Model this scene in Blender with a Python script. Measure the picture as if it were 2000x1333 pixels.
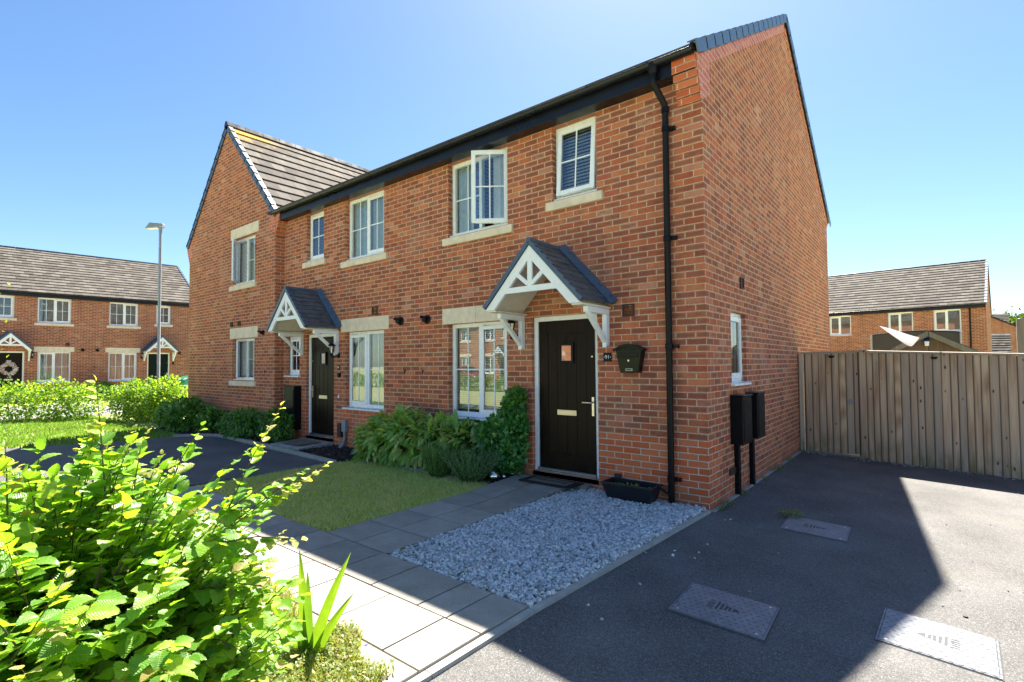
import bpy, bmesh, math, random
import numpy as np
from mathutils import Vector, Matrix, noise
R_ = math.radians
for o in list(bpy.data.objects): bpy.data.objects.remove(o)
SC = bpy.context.scene; COL = SC.collection
random.seed(7); NP = np.random.default_rng(7)

# ------------------------------------------------------------------ camera
cam = bpy.data.cameras.new('camera'); camo = bpy.data.objects.new('camera', cam); COL.objects.link(camo)
yaw, pit, rol = .6820, .0316, -.0071
fw = Vector((-math.sin(yaw)*math.cos(pit), math.cos(yaw)*math.cos(pit), math.sin(pit)))
rt = Vector((math.cos(yaw), math.sin(yaw), 0)); up = rt.cross(fw)
rt2 = rt*math.cos(rol)+up*math.sin(rol); up2 = -rt*math.sin(rol)+up*math.cos(rol)
camo.matrix_world = Matrix(((rt2.x, up2.x, -fw.x, 1.8981), (rt2.y, up2.y, -fw.y, -5.7059), (rt2.z, up2.z, -fw.z, 1.6075), (0, 0, 0, 1)))
cam.sensor_width = 36; cam.lens = 36*1008.54/2000; cam.shift_y = 12.44/2000
cam.clip_start = .05; cam.clip_end = 2000
SC.camera = camo
# ------------------------------------------------------------------ light
SUNV = Vector((-.241, .628, 1)).normalized()
SUN_EL = math.asin(SUNV.z); SUN_ROT = math.atan2(SUNV.x, SUNV.y)
w = bpy.data.worlds.new('World'); SC.world = w; w.use_nodes = True
wn = w.node_tree; bg = wn.nodes['Background']; sky = wn.nodes.new('ShaderNodeTexSky')
sky.sky_type = 'NISHITA'; sky.sun_disc = False; sky.sun_elevation = SUN_EL; sky.sun_rotation = SUN_ROT
sky.air_density = 1.0; sky.dust_density = .6; sky.ozone_density = 3.6; sky.altitude = 50
hsv = wn.nodes.new('ShaderNodeHueSaturation'); hsv.inputs['Saturation'].default_value = 1.14
wn.links.new(sky.outputs[0], hsv.inputs['Color']); wn.links.new(hsv.outputs[0], bg.inputs[0]); bg.inputs[1].default_value = .049
sun = bpy.data.lights.new('sun', 'SUN'); sun.energy = 5.0; sun.angle = R_(.6); sun.color = (1, .93, .82)
suno = bpy.data.objects.new('sun', sun); COL.objects.link(suno)
suno.rotation_euler = SUNV.to_track_quat('Z', 'Y').to_euler(); suno.location = (0, 0, 30)
SC.view_settings.view_transform = 'Standard'; SC.view_settings.look = 'None'
SC.view_settings.exposure = 2.08; SC.view_settings.gamma = 1

# ------------------------------------------------------------------ materials
class NT:
    def __init__(s, name):
        s.m = bpy.data.materials.new(name); s.m.use_nodes = True; s.t = s.m.node_tree
        s.p = s.t.nodes['Principled BSDF']; s.out = s.t.nodes['Material Output']
    def n(s, ty, **kw):
        x = s.t.nodes.new(ty)
        for k, v in kw.items():
            if k.startswith('i_'): x.inputs[k[2:]].default_value = v
            else: setattr(x, k, v)
        return x
    def put(s, sock, v):
        if v is None: return
        if isinstance(v, bpy.types.NodeSocket): s.t.links.new(v, sock)
        else: sock.default_value = v
    def M(s, op, a, b=None, c=None, clamp=False):
        x = s.n('ShaderNodeMath', operation=op, use_clamp=clamp)
        for i, v in enumerate((a, b, c)): s.put(x.inputs[i], v)
        return x.outputs[0]
    def VM(s, op, a, b=None):
        x = s.n('ShaderNodeVectorMath', operation=op)
        s.put(x.inputs[0], a); s.put(x.inputs[1], b); return x.outputs[0]
    def smooth(s, v, a, b, lo=0., hi=1.):
        x = s.n('ShaderNodeMapRange', interpolation_type='SMOOTHSTEP'); s.put(x.inputs[0], v)
        for i, q in enumerate((a, b, lo, hi)): x.inputs[i+1].default_value = q
        return x.outputs[0]
    def mix(s, f, a, b, mode='MIX'):
        x = s.n('ShaderNodeMix', data_type='RGBA', blend_type=mode); s.put(x.inputs[0], f)
        for i, v in ((6, a), (7, b)):
            if isinstance(v, tuple) and len(v) == 3: v = v+(1,)
            s.put(x.inputs[i], v)
        return x.outputs[2]
    def ramp(s, f, stops, interp='LINEAR'):
        x = s.n('ShaderNodeValToRGB'); s.put(x.inputs[0], f); e = x.color_ramp.elements; x.color_ramp.interpolation = interp
        while len(e) < len(stops): e.new(.5)
        for k, (p, c) in enumerate(stops): e[k].position = p; e[k].color = c+(1,)
        return x.outputs[0]
    def noise(s, vec, scale, detail=3, rough=.55):
        x = s.n('ShaderNodeTexNoise'); s.put(x.inputs['Vector'], vec)
        x.inputs['Scale'].default_value = scale; x.inputs['Detail'].default_value = detail; x.inputs['Roughness'].default_value = rough
        return x.outputs[0]
    def uv(s): return s.n('ShaderNodeUVMap').outputs[0]
    def obj(s): return s.n('ShaderNodeTexCoord').outputs['Object']
    def pos(s): return s.n('ShaderNodeNewGeometry').outputs['Position']
    def isl(s): return s.n('ShaderNodeNewGeometry').outputs['Random Per Island']
    def bump(s, h, strength=.5, dist=.01):
        x = s.n('ShaderNodeBump'); x.inputs['Strength'].default_value = strength; x.inputs['Distance'].default_value = dist
        s.put(x.inputs['Height'], h); s.t.links.new(x.outputs[0], s.p.inputs['Normal'])
    def col(s, c):
        if isinstance(c, tuple) and len(c) == 3: c = c+(1,)
        s.put(s.p.inputs['Base Color'], c)
    def rough(s, v): s.put(s.p.inputs['Roughness'], v)
    def sepxy(s, v):
        x = s.n('ShaderNodeSeparateXYZ'); s.put(x.inputs[0], v); return x.outputs[0], x.outputs[1], x.outputs[2]
    def comb(s, a, b, c=0.):
        x = s.n('ShaderNodeCombineXYZ')
        for i, v in enumerate((a, b, c)): s.put(x.inputs[i], v)
        return x.outputs[0]

MATS = {}
def plain(name, c, rough=.5, var=.08, scale=12., metal=0., bump=0., spec=None):
    if name in MATS: return MATS[name]
    t = NT(name); n = t.noise(t.obj(), scale, 4)
    lo = tuple(x*(1-var*1.6) for x in c); hi = tuple(min(1, x*(1+var*1.6)) for x in c)
    t.col(t.ramp(n, [(.25, lo), (.75, hi)]))
    t.rough(t.smooth(n, .2, .8, max(0, rough-.06), min(1, rough+.08))); t.p.inputs['Metallic'].default_value = metal
    if spec is not None: t.p.inputs['Specular IOR Level'].default_value = spec
    if bump: t.bump(t.noise(t.obj(), scale*8, 3), bump, .003)
    MATS[name] = t.m; return t.m

def brick_mat(name, plinth=.75, side=False, bright=1.0, engineering=False, fine=True):
    t = NT(name); u, v, _ = t.sepxy(t.uv())
    wob = t.noise(t.uv(), 9, 2)
    v2 = t.M('ADD', v, t.M('MULTIPLY', t.M('SUBTRACT', wob, .5), .006))
    vr = t.M('DIVIDE', v2, .075); row = t.M('FLOOR', vr); fv = t.M('SUBTRACT', vr, row)
    off = t.M('MULTIPLY', t.M('FLOORED_MODULO', row, 2.), .5)
    rj = t.n('ShaderNodeTexWhiteNoise', noise_dimensions='1D'); t.put(rj.inputs['W'], row)
    ur = t.M('ADD', t.M('ADD', t.M('DIVIDE', u, .225), off), t.M('MULTIPLY', t.M('SUBTRACT', rj.outputs[0], .5), .08))
    cl = t.M('FLOOR', ur); fu = t.M('SUBTRACT', ur, cl)
    du = t.M('MULTIPLY', t.M('MINIMUM', fu, t.M('SUBTRACT', 1., fu)), .225)
    dv = t.M('MULTIPLY', t.M('MINIMUM', fv, t.M('SUBTRACT', 1., fv)), .075)
    d = t.M('MINIMUM', du, dv)
    fn = t.noise(t.uv(), 70, 4, .65); dn = t.M('ADD', d, t.M('MULTIPLY', t.M('SUBTRACT', fn, .5), .003))
    brick = t.smooth(dn, .0042, .0062)
    wn1 = t.n('ShaderNodeTexWhiteNoise', noise_dimensions='3D'); t.put(wn1.inputs['Vector'], t.comb(cl, row, 3.3)); r1 = wn1.outputs[0]
    wn2 = t.n('ShaderNodeTexWhiteNoise', noise_dimensions='3D'); t.put(wn2.inputs['Vector'], t.comb(cl, row, 8.1)); r2 = wn2.outputs[0]
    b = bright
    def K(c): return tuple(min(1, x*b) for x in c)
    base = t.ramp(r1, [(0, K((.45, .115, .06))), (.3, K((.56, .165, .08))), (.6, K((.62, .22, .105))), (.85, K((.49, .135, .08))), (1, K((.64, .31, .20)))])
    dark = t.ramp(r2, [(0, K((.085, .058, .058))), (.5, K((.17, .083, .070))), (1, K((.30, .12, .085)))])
    sm = t.noise(t.VM('ADD', t.VM('MULTIPLY', t.uv(), (14., 34., 1.)), t.comb(t.M('MULTIPLY', r1, 40.), r2, 0.)), 1., 3)
    core = t.M('MULTIPLY', t.smooth(d, .006, .024), t.smooth(t.M('ADD', sm, t.M('MULTIPLY', t.M('SUBTRACT', r2, .5), 1.1)), .22, .72), clamp=True)
    body = t.mix(t.M('MULTIPLY', core, .74), base, dark)
    body = t.mix(.35, body, t.ramp(fn, [(.3, (.35, .35, .35)), (.7, (1., 1., 1.))]), 'MULTIPLY')
    big = t.noise(t.uv(), .9, 3)
    stk = t.noise(t.comb(t.M('MULTIPLY', u, 4.5), t.M('MULTIPLY', v, .55), 2.), 1., 4, .65)
    body = t.mix(.55, body, t.ramp(stk, [(.33, (.62, .60, .60)), (.55, (1., 1., 1.))]), 'MULTIPLY')
    body = t.mix(t.smooth(big, .56, .75, 0., .38), body, K((.50, .27, .19)))   # pale bloom on patches of wall
    eng = t.ramp(r1, [(0, (.50, .11, .042)), (.5, (.60, .145, .055)), (1, (.64, .19, .08))])
    eng = t.mix(.25, eng, t.ramp(t.noise(t.uv(), 25, 3), [(.3, (.6, .6, .6)), (.7, (1, 1, 1))]), 'MULTIPLY')
    mort = t.ramp(t.noise(t.uv(), 30, 4), [(.3, (.44, .33, .23)), (.7, (.68, .53, .38))])
    mortp = t.ramp(t.noise(t.uv(), 30, 4), [(.3, (.50, .43, .36)), (.7, (.70, .62, .52))])
    if engineering: isp = 1.
    elif side:   # quoin of plinth brick at the front corner, then only the lowest courses
        qn = t.M('ADD', .45, t.M('MULTIPLY', t.M('FLOORED_MODULO', row, 2.), -.11))
        isp = t.M('MAXIMUM', t.M('MULTIPLY', t.M('LESS_THAN', v2, plinth), t.M('LESS_THAN', u, qn)), t.M('LESS_THAN', v2, .225))
    else: isp = t.M('LESS_THAN', v2, plinth)
    bodyc = t.mix(isp, body, eng); mc = t.mix(isp, mort, mortp)
    dirt = t.M('MULTIPLY', t.smooth(v2, .34, .0), t.smooth(t.noise(t.uv(), 3.2, 5, .7), .35, .6))
    t.col(t.mix(t.M('MULTIPLY', dirt, .45), t.mix(brick, mc, bodyc), (.16, .12, .09)))
    t.rough(t.M('SUBTRACT', .9, t.M('MULTIPLY', t.M('MULTIPLY', brick, isp), .45)))
    t.p.inputs['Specular IOR Level'].default_value = .22
    h = t.M('ADD', brick, t.M('MULTIPLY', fn, t.M('SUBTRACT', .35, t.M('MULTIPLY', isp, .28))))
    t.bump(h, .8 if fine else .4, .006)
    return t.m

def tile_mat(name, tw=.33, lichen=False, c0=(.05, .044, .039), c1=(.16, .145, .127)):
    t = NT(name); u, v, _ = t.sepxy(t.uv())
    row = t.M('FLOOR', v); off = t.M('MULTIPLY', t.M('FLOORED_MODULO', row, 2.), .5)
    ur = t.M('ADD', t.M('DIVIDE', u, tw), off); cl = t.M('FLOOR', ur); fu = t.M('SUBTRACT', ur, cl)
    wn1 = t.n('ShaderNodeTexWhiteNoise', noise_dimensions='3D'); t.put(wn1.inputs['Vector'], t.comb(cl, row, 1.3)); r = wn1.outputs[0]
    n = t.noise(t.obj(), 6, 5, .65); n2 = t.noise(t.obj(), 45, 3)
    f = t.M('ADD', t.M('MULTIPLY', r, .35), t.M('ADD', t.M('MULTIPLY', n, .45), t.M('MULTIPLY', n2, .25)))
    c = t.ramp(f, [(.25, c0), (.8, c1)])
    if lichen:   # yellow lichen patch by the gable peak (part of the tiles)
        uvn = t.M('ADD', u, t.M('MULTIPLY', t.M('SUBTRACT', n, .5), 1.2))
        m = t.M('MULTIPLY', t.smooth(uvn, 1.5, .5), t.smooth(v, 8.6, 9.6)); m = t.M('MULTIPLY', m, t.smooth(t.M('ADD', n2, r), .5, .95))
        c = t.mix(t.M('MULTIPLY', m, .9), c, (.62, .36, .04))
        c = t.mix(t.M('MULTIPLY', t.smooth(n, .52, .7), t.smooth(v, 5., 9., 0., .4)), c, (.42, .33, .15))
    edge = t.M('MINIMUM', fu, t.M('SUBTRACT', 1., fu))
    gap = t.smooth(edge, .006, .018)
    c = t.mix(gap, (.02, .018, .016), c)
    t.p.inputs['Specular IOR Level'].default_value = .12
    t.col(c); t.rough(.85); t.bump(t.M('ADD', t.M('MULTIPLY', gap, .6), t.M('MULTIPLY', n2, .3)), .5, .006)
    return t.m

def glass_mat():
    t = NT('window_glass'); t.t.nodes.remove(t.p)
    tr = t.n('ShaderNodeBsdfTransparent'); tr.inputs[0].default_value = (.78, .86, .84, 1)
    gl = t.n('ShaderNodeBsdfGlossy'); gl.inputs['Roughness'].default_value = .01; gl.inputs[0].default_value = (.95, .98, 1, 1)
    fr = t.n('ShaderNodeFresnel'); fr.inputs[0].default_value = 2.35
    bp = t.n('ShaderNodeBump'); bp.inputs['Strength'].default_value = .04; bp.inputs['Distance'].default_value = .02
    t.t.links.new(t.noise(t.obj(), 1.3, 1), bp.inputs['Height']); t.t.links.new(bp.outputs[0], gl.inputs['Normal'])
    mx = t.n('ShaderNodeMixShader'); t.t.links.new(fr.outputs[0], mx.inputs[0]); t.t.links.new(tr.outputs[0], mx.inputs[1]); t.t.links.new(gl.outputs[0], mx.inputs[2])
    t.t.links.new(mx.outputs[0], t.out.inputs[0]); return t.m

def asphalt_mat(name, stains=True, c0=(.02, .02, .021), c1=(.24, .235, .225)):
    t = NT(name); p = t.pos()
    n1 = t.noise(p, 150, 3, .75); n2 = t.noise(p, 1.3, 4); n3 = t.noise(p, 60, 3)
    vo = t.n('ShaderNodeTexVoronoi'); t.put(vo.inputs['Vector'], p); vo.inputs['Scale'].default_value = 210
    f = t.M('ADD', t.M('MULTIPLY', n1, .5), t.M('ADD', t.M('MULTIPLY', n3, .25), t.M('MULTIPLY', t.M('SUBTRACT', n2, .5), .25)))
    c = t.ramp(f, [(.24, c0), (.40, tuple(.5*(a+b)*.8 for a, b in zip(c0, c1))), (.60, c1)])
    sp = t.n('ShaderNodeTexWhiteNoise', noise_dimensions='3D'); t.put(sp.inputs['Vector'], vo.outputs['Color'])
    c = t.mix(t.smooth(sp.outputs[0], .9, .97, 0., .55), c, (.33, .32, .30))
    if stains:
        c = t.mix(t.smooth(t.noise(p, .8, 5, .7), .52, .78, 0., .35), c, (.17, .155, .12))
        c = t.mix(t.smooth(t.noise(t.VM('ADD', p, (5., 3., 0.)), 2.2, 4, .7), .62, .75, 0., .4), c, (.035, .034, .03))
    t.col(c); t.rough(.85); t.bump(t.M('ADD', n1, t.M('MULTIPLY', vo.outputs[0], .6)), .55, .004); return t.m

def slab_mat():
    t = NT('paving_slab'); p = t.pos(); r = t.isl()
    n1 = t.noise(p, 140, 3, .8); n2 = t.noise(p, 5, 5, .65)
    f = t.M('ADD', t.M('MULTIPLY', n1, .55), t.M('ADD', t.M('MULTIPLY', n2, .32), t.M('MULTIPLY', r, .15)))
    c = t.ramp(f, [(.32, (.17, .155, .13)), (.52, (.31, .285, .24)), (.78, (.48, .445, .385))])
    c = t.mix(t.smooth(t.noise(p, 14, 5, .75), .57, .72, 0., .45), c, (.15, .135, .11))
    t.col(c); t.rough(.85); t.bump(n1, .35, .003); return t.m

def wood_mat(name, c0, c1, grey=.5, knots=True, green=False, vert=True):
    t = NT(name); u, v, _ = t.sepxy(t.uv()); r = t.isl()
    vec = t.comb(t.M('MULTIPLY', u, 55.), t.M('MULTIPLY', v, 1.6), t.M('MULTIPLY', r, 30.))
    n = t.noise(vec, 1., 5, .6); n2 = t.noise(t.comb(t.M('MULTIPLY', u, 9.), t.M('MULTIPLY', v, 1.1), t.M('MULTIPLY', r, 50.)), 1., 3)
    wv = t.n('ShaderNodeTexWave', wave_type='RINGS'); t.put(wv.inputs['Vector'], t.comb(t.M('MULTIPLY', u, 5.), t.M('MULTIPLY', v, .45), t.M('MULTIPLY', r, 9.)))
    wv.inputs['Scale'].default_value = 2.; wv.inputs['Distortion'].default_value = 3.; wv.inputs['Detail'].default_value = 2
    f = t.M('ADD', t.M('MULTIPLY', n, .6), t.M('ADD', t.M('MULTIPLY', n2, .25), t.M('MULTIPLY', wv.outputs[1], .18)))
    c = t.ramp(f, [(.3, c0), (.75, c1)])
    c = t.mix(t.M('MULTIPLY', r, grey), c, (.42, .37, .32))
    c = t.mix(t.smooth(n2, .55, .75, 0., .35), c, (.34, .22, .12))
    ul = t.M('FRACT', u); c = t.mix(t.smooth(ul, .036, .014, 0., .9), c, (.05, .035, .025))  # shade of the board overlap painted as a dark line along the edge
    if knots:
        vo = t.n('ShaderNodeTexVoronoi'); t.put(vo.inputs['Vector'], t.comb(t.M('MULTIPLY', u, 13.), t.M('MULTIPLY', v, 5.), t.M('MULTIPLY', r, 60.))); vo.inputs['Scale'].default_value = 1.
        c = t.mix(t.M('MULTIPLY', t.smooth(vo.outputs[0], .19, .10, 0., .9), t.M('GREATER_THAN', t.sepxy(vo.outputs['Color'])[0], .62)), c, (.035, .022, .014))
    if green:
        g = t.M('MULTIPLY', t.smooth(v, .42, .02), t.smooth(t.noise(t.comb(t.M('MULTIPLY', u, 4.), v, r), 2.5, 4), .38, .62))
        c = t.mix(t.M('MULTIPLY', g, .65), c, (.12, .13, .045))
    t.col(c); t.rough(.85); t.bump(t.M('ADD', n, n2), .4, .004); return t.m

def leaf_mat(name, cols, trans=.45, rough=.38, veins=True, tip=None, patch=None):
    t = NT(name); r = t.isl(); u, v, _ = t.sepxy(t.uv())
    c = t.ramp(r, cols if len(cols[0]) == 2 else [(i/(len(cols)-1), k) for i, k in enumerate(cols)])
    n = t.noise(t.obj(), 25, 3); c = t.mix(.4, c, t.ramp(n, [(.3, (.55, .6, .5)), (.7, (1, 1, 1))]), 'MULTIPLY')
    if patch: c = t.mix(t.smooth(t.noise(t.pos(), 1.7, 5, .7), .42, .66, 0., .7), c, patch); c = t.mix(t.smooth(t.noise(t.pos(), 6.5, 4, .7), .5, .72, 0., .5), c, tuple(q*.55 for q in patch))
    if veins:
        # v runs along the leaf, u across: side veins slant forward
        w1 = t.M('FRACT', t.M('MULTIPLY', t.M('SUBTRACT', v, t.M('MULTIPLY', t.M('ABSOLUTE', t.M('SUBTRACT', u, .5)), .55)), 11.))
        ve = t.M('MINIMUM', w1, t.M('SUBTRACT', 1., w1)); vm = t.smooth(ve, .02, .16)
        mid = t.smooth(t.M('ABSOLUTE', t.M('SUBTRACT', u, .5)), .012, .035); vm2 = t.M('MULTIPLY', vm, mid)
        c = t.mix(t.M('SUBTRACT', 1., vm2), c, t.mix(.22, c, (.55, .6, .22)))
        t.bump(t.smooth(ve, 0., .5), .38, .004)
    t.col(c); t.rough(rough)
    tl = t.n('ShaderNodeBsdfTranslucent'); hs = t.mix(1., c, (2.1, 1.9, .55), 'MULTIPLY'); t.put(tl.inputs[0], hs)
    mx = t.n('ShaderNodeMixShader'); mx.inputs[0].default_value = trans
    t.t.links.new(t.p.outputs[0], mx.inputs[1]); t.t.links.new(tl.outputs[0], mx.inputs[2]); t.t.links.new(mx.outputs[0], t.out.inputs[0])
    return t.m

def isl_mat(name, stops, rough=.8, scale=80., spec=.3):
    t = NT(name); r = t.isl(); c = t.ramp(r, stops); n = t.noise(t.pos(), scale, 3)
    c = t.mix(.5, c, t.ramp(n, [(.3, (.5, .5, .5)), (.7, (1, 1, 1))]), 'MULTIPLY'); t.col(c); t.rough(rough)
    t.p.inputs['Specular IOR Level'].default_value = spec; return t.m

def soil_mat(name, c0, c1, scale=30):
    t = NT(name); n = t.noise(t.pos(), scale, 6, .7); n2 = t.noise(t.pos(), 1.2, 4)
    c = t.ramp(t.M('ADD', t.M('MULTIPLY', n, .7), t.M('MULTIPLY', n2, .3)), [(.3, c0), (.7, c1)]); t.col(c); t.rough(.95); t.bump(n, .8, .02); return t.m

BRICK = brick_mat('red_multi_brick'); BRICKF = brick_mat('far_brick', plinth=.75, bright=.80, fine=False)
BRICKS = brick_mat('side_wall_brick', side=True)
ENG = brick_mat('engineering_brick', engineering=True)
TILE = tile_mat('concrete_roof_tile'); TILEL = tile_mat('lichened_roof_tile', lichen=True)
GLASS = glass_mat()
WHITE = plain('white_upvc', (.84, .88, .94), .28, .02)
WPAINT = plain('white_painted_timber', (.80, .84, .90), .5, .03, 20)
CREAMB = plain('soffit_boarding', (.72, .67, .60), .6, .04)
STONE = plain('cast_stone', (.72, .62, .49), .8, .10, 7, bump=.3)
BLACK = plain('black_plastic', (.006, .007, .010), .34, .1, spec=.16)
GUT = plain('black_gutter', (.007, .009, .015), .3, .2, 3, spec=.35)
NAVY = plain('slate_blue_trim', (.06, .10, .165), .35, .12, 8)
SLATE = plain('canopy_tile', (.085, .105, .13), .5, .35, 7)
METAL = plain('brushed_metal', (.62, .61, .58), .32, .05, metal=1.)
BRASS = plain('satin_letterplate', (.72, .66, .50), .35, .05, metal=.6)
GALV = plain('galvanised_steel', (.30, .33, .36), .5, .08, 5, metal=.3)
DARKV = plain('brown_vent_plastic', (.05, .022, .015), .6, .1)
CONC = plain('pale_concrete', (.36, .345, .31), .85, .12, 9, bump=.4)
CURT = plain('white_curtain', (.86, .88, .88), .9, .06)
BLIND = plain('white_blind', (.93, .93, .92), .6, .04)
GREYB = plain('grey_box', (.25, .28, .31), .5, .05)
ROOM = plain('room_inside', (.10, .09, .08), .9, .1)
ASPH = asphalt_mat('driveway_asphalt'); ASPH2 = asphalt_mat('road_asphalt', False, (.16, .155, .15), (.36, .35, .34))
SLAB = slab_mat()
def door_mat(name, c0, c1):
    t = NT(name); u, v, _ = t.sepxy(t.uv())
    n = t.noise(t.comb(t.M('MULTIPLY', u, 60.), t.M('MULTIPLY', v, 3.), 0.), 1., 5, .6)
    t.col(t.ramp(n, [(.3, c0), (.7, c1)])); t.rough(t.smooth(n, .3, .7, .3, .45)); t.p.inputs['Specular IOR Level'].default_value = .13; t.bump(n, .25, .002); return t.m
DOOR = door_mat('dark_woodgrain_door', (.003, .0024, .0022), (.020, .012, .009))
DOORG = door_mat('dark_green_door', (.002, .006, .005), (.006, .02, .014))

# ------------------------------------------------------------------ mesh helpers
class MB:
    def __init__(s): s.v = []; s.f = []; s.uv = []; s.mi = []; s.cm = 0; s.fuv = None
    def face(s, pts, uv=None, flip=False):
        pts = [Vector(p) for p in pts]
        if flip: pts = pts[::-1]; uv = uv[::-1] if uv else None
        b = len(s.v); s.v += [tuple(p) for p in pts]; s.f.append(tuple(range(b, b+len(pts)))); s.mi.append(s.cm)
        if uv is None:
            n = Vector((0, 0, 0))
            for i in range(len(pts)):
                a, c = pts[i], pts[(i+1) % len(pts)]
                n += Vector(((a.y-c.y)*(a.z+c.z), (a.z-c.z)*(a.x+c.x), (a.x-c.x)*(a.y+c.y)))
            ax, ay, az = abs(n.x), abs(n.y), abs(n.z)
            if az >= ax and az >= ay: uv = [(p.x, p.y) for p in pts]
            elif ax > ay: uv = [(p.y, p.z) for p in pts]
            else: uv = [(p.x, p.z) for p in pts]
        s.uv += uv
    def box(s, x0, x1, y0, y1, z0, z1):
        if x0 > x1: x0, x1 = x1, x0
        if y0 > y1: y0, y1 = y1, y0
        if z0 > z1: z0, z1 = z1, z0
        p = [(x, y, z) for z in (z0, z1) for y in (y0, y1) for x in (x0, x1)]
        for q in ((0, 2, 3, 1), (4, 5, 7, 6), (0, 1, 5, 4), (2, 6, 7, 3), (0, 4, 6, 2), (1, 3, 7, 5)): s.face([p[i] for i in q])
    def hexa(s, bot, top):  # 4 bottom (ccw from above) + 4 top
        s.face(bot[::-1]); s.face(top)
        for i in range(4): j = (i+1) % 4; s.face([bot[i], bot[j], top[j], top[i]])
    def bar(s, a, b, w, h, n=None):
        """box beam a->b; w across, h along n"""
        a = Vector(a); b = Vector(b); d = (b-a).normalized(); n = Vector(n) if n else Vector((0, 0, 1))
        if abs(d.dot(n)) > .98: n = Vector((0, 1, 0))
        x = d.cross(n).normalized()*(w/2); y = x.cross(d).normalized()*(h/2)
        A = [a-x-y, a+x-y, a+x+y, a-x+y]; B = [p+(b-a) for p in A]
        s.face(A); s.face(B[::-1])
        L = (b-a).length
        for i in range(4):
            j = (i+1) % 4; s.face([A[j], A[i], B[i], B[j]], uv=[(w*.5, 0), (-w*.5, 0), (-w*.5, L), (w*.5, L)])
    def prism(s, poly, a, b, ax='y'):
        """poly = 2d points; extruded between a and b along axis"""
        def P(q, t):
            return {'y': (q[0], t, q[1]), 'x': (t, q[0], q[1]), 'z': (q[0], q[1], t)}[ax]
        s.face([P(q, a) for q in poly]); s.face([P(q, b) for q in poly][::-1])
        for i in range(len(poly)):
            j = (i+1) % len(poly); s.face([P(poly[j], a), P(poly[i], a), P(poly[i], b), P(poly[j], b)])
    def tube(s, path, r, seg=10, cap=True):
        path = [Vector(p) for p in path]; rings = []; n0 = None
        rr = r if isinstance(r, (list, tuple)) else [r]*len(path)
        for i, p in enumerate(path):
            d = (path[min(i+1, len(path)-1)]-path[max(i-1, 0)]).normalized()
            if n0 is None: n0 = d.orthogonal().normalized()
            n0 = (n0-d*n0.dot(d)).normalized(); m = d.cross(n0)
            rings.append([p+(n0*math.cos(2*math.pi*k/seg)+m*math.sin(2*math.pi*k/seg))*rr[i] for k in range(seg)])
        for i in range(len(rings)-1):
            for k in range(seg):
                j = (k+1) % seg; s.face([rings[i][k], rings[i][j], rings[i+1][j], rings[i+1][k]])
        if cap: s.face(rings[0][::-1]); s.face(rings[-1])
    def lathe(s, prof, c, seg=20, ax='z', a0=0., a1=2*math.pi):
        full = abs(a1-a0-2*math.pi) < 1e-6
        def P(r, h, a):
            x, y = r*math.cos(a), r*math.sin(a)
            return {'z': (c[0]+x, c[1]+y, c[2]+h), 'y': (c[0]+x, c[1]+h, c[2]+y), 'x': (c[0]+h, c[1]+x, c[2]+y)}[ax]
        for i in range(len(prof)-1):
            for k in range(seg):
                t0 = a0+(a1-a0)*k/seg; t1 = a0+(a1-a0)*(k+1)/seg
                q = [P(*prof[i], t0), P(*prof[i], t1), P(*prof[i+1], t1), P(*prof[i+1], t0)]
                if prof[i][0] < 1e-6: q = [q[0], q[2], q[3]]
                elif prof[i+1][0] < 1e-6: q = q[:3]
                s.face(q)
    def build(s, name, mat, parent=None, xf=None, bevel=0., smooth=False, merge=False, off=None):
        me = bpy.data.meshes.new(name); vs = s.v
        if xf is not None: vs = [tuple(xf@Vector(p)) for p in vs]
        fs = s.f
        if xf is not None and xf.determinant() < 0: pass
        if off is not None: vs = [(p[0]-off[0], p[1]-off[1], p[2]-off[2]) for p in vs]
        me.from_pydata(vs, [], fs)
        ul = me.uv_layers.new(name='UVMap'); ul.data.foreach_set('uv', np.array(s.uv, dtype=np.float32).ravel())
        mats = mat if isinstance(mat, (list, tuple)) else [mat]
        for m in mats: me.materials.append(m)
        if len(mats) > 1: me.polygons.foreach_set('material_index', s.mi)
        if merge or bevel or smooth:
            bm = bmesh.new(); bm.from_mesh(me); bmesh.ops.remove_doubles(bm, verts=bm.verts, dist=1e-5)
            if xf is not None and xf.determinant() < 0: bmesh.ops.reverse_faces(bm, faces=bm.faces)
            if bevel: bmesh.ops.recalc_face_normals(bm, faces=bm.faces)
            bm.to_mesh(me); bm.free()
        if smooth:
            me.polygons.foreach_set('use_smooth', [True]*len(me.polygons)); me.set_sharp_from_angle(angle=R_(40))
        o = bpy.data.objects.new(name, me); COL.objects.link(o)
        if parent is not None: o.parent = parent
        if bevel:
            b = o.modifiers.new('bevel', 'BEVEL'); b.width = bevel; b.segments = 2; b.limit_method = 'ANGLE'; b.angle_limit = R_(35)
        return o

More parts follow.
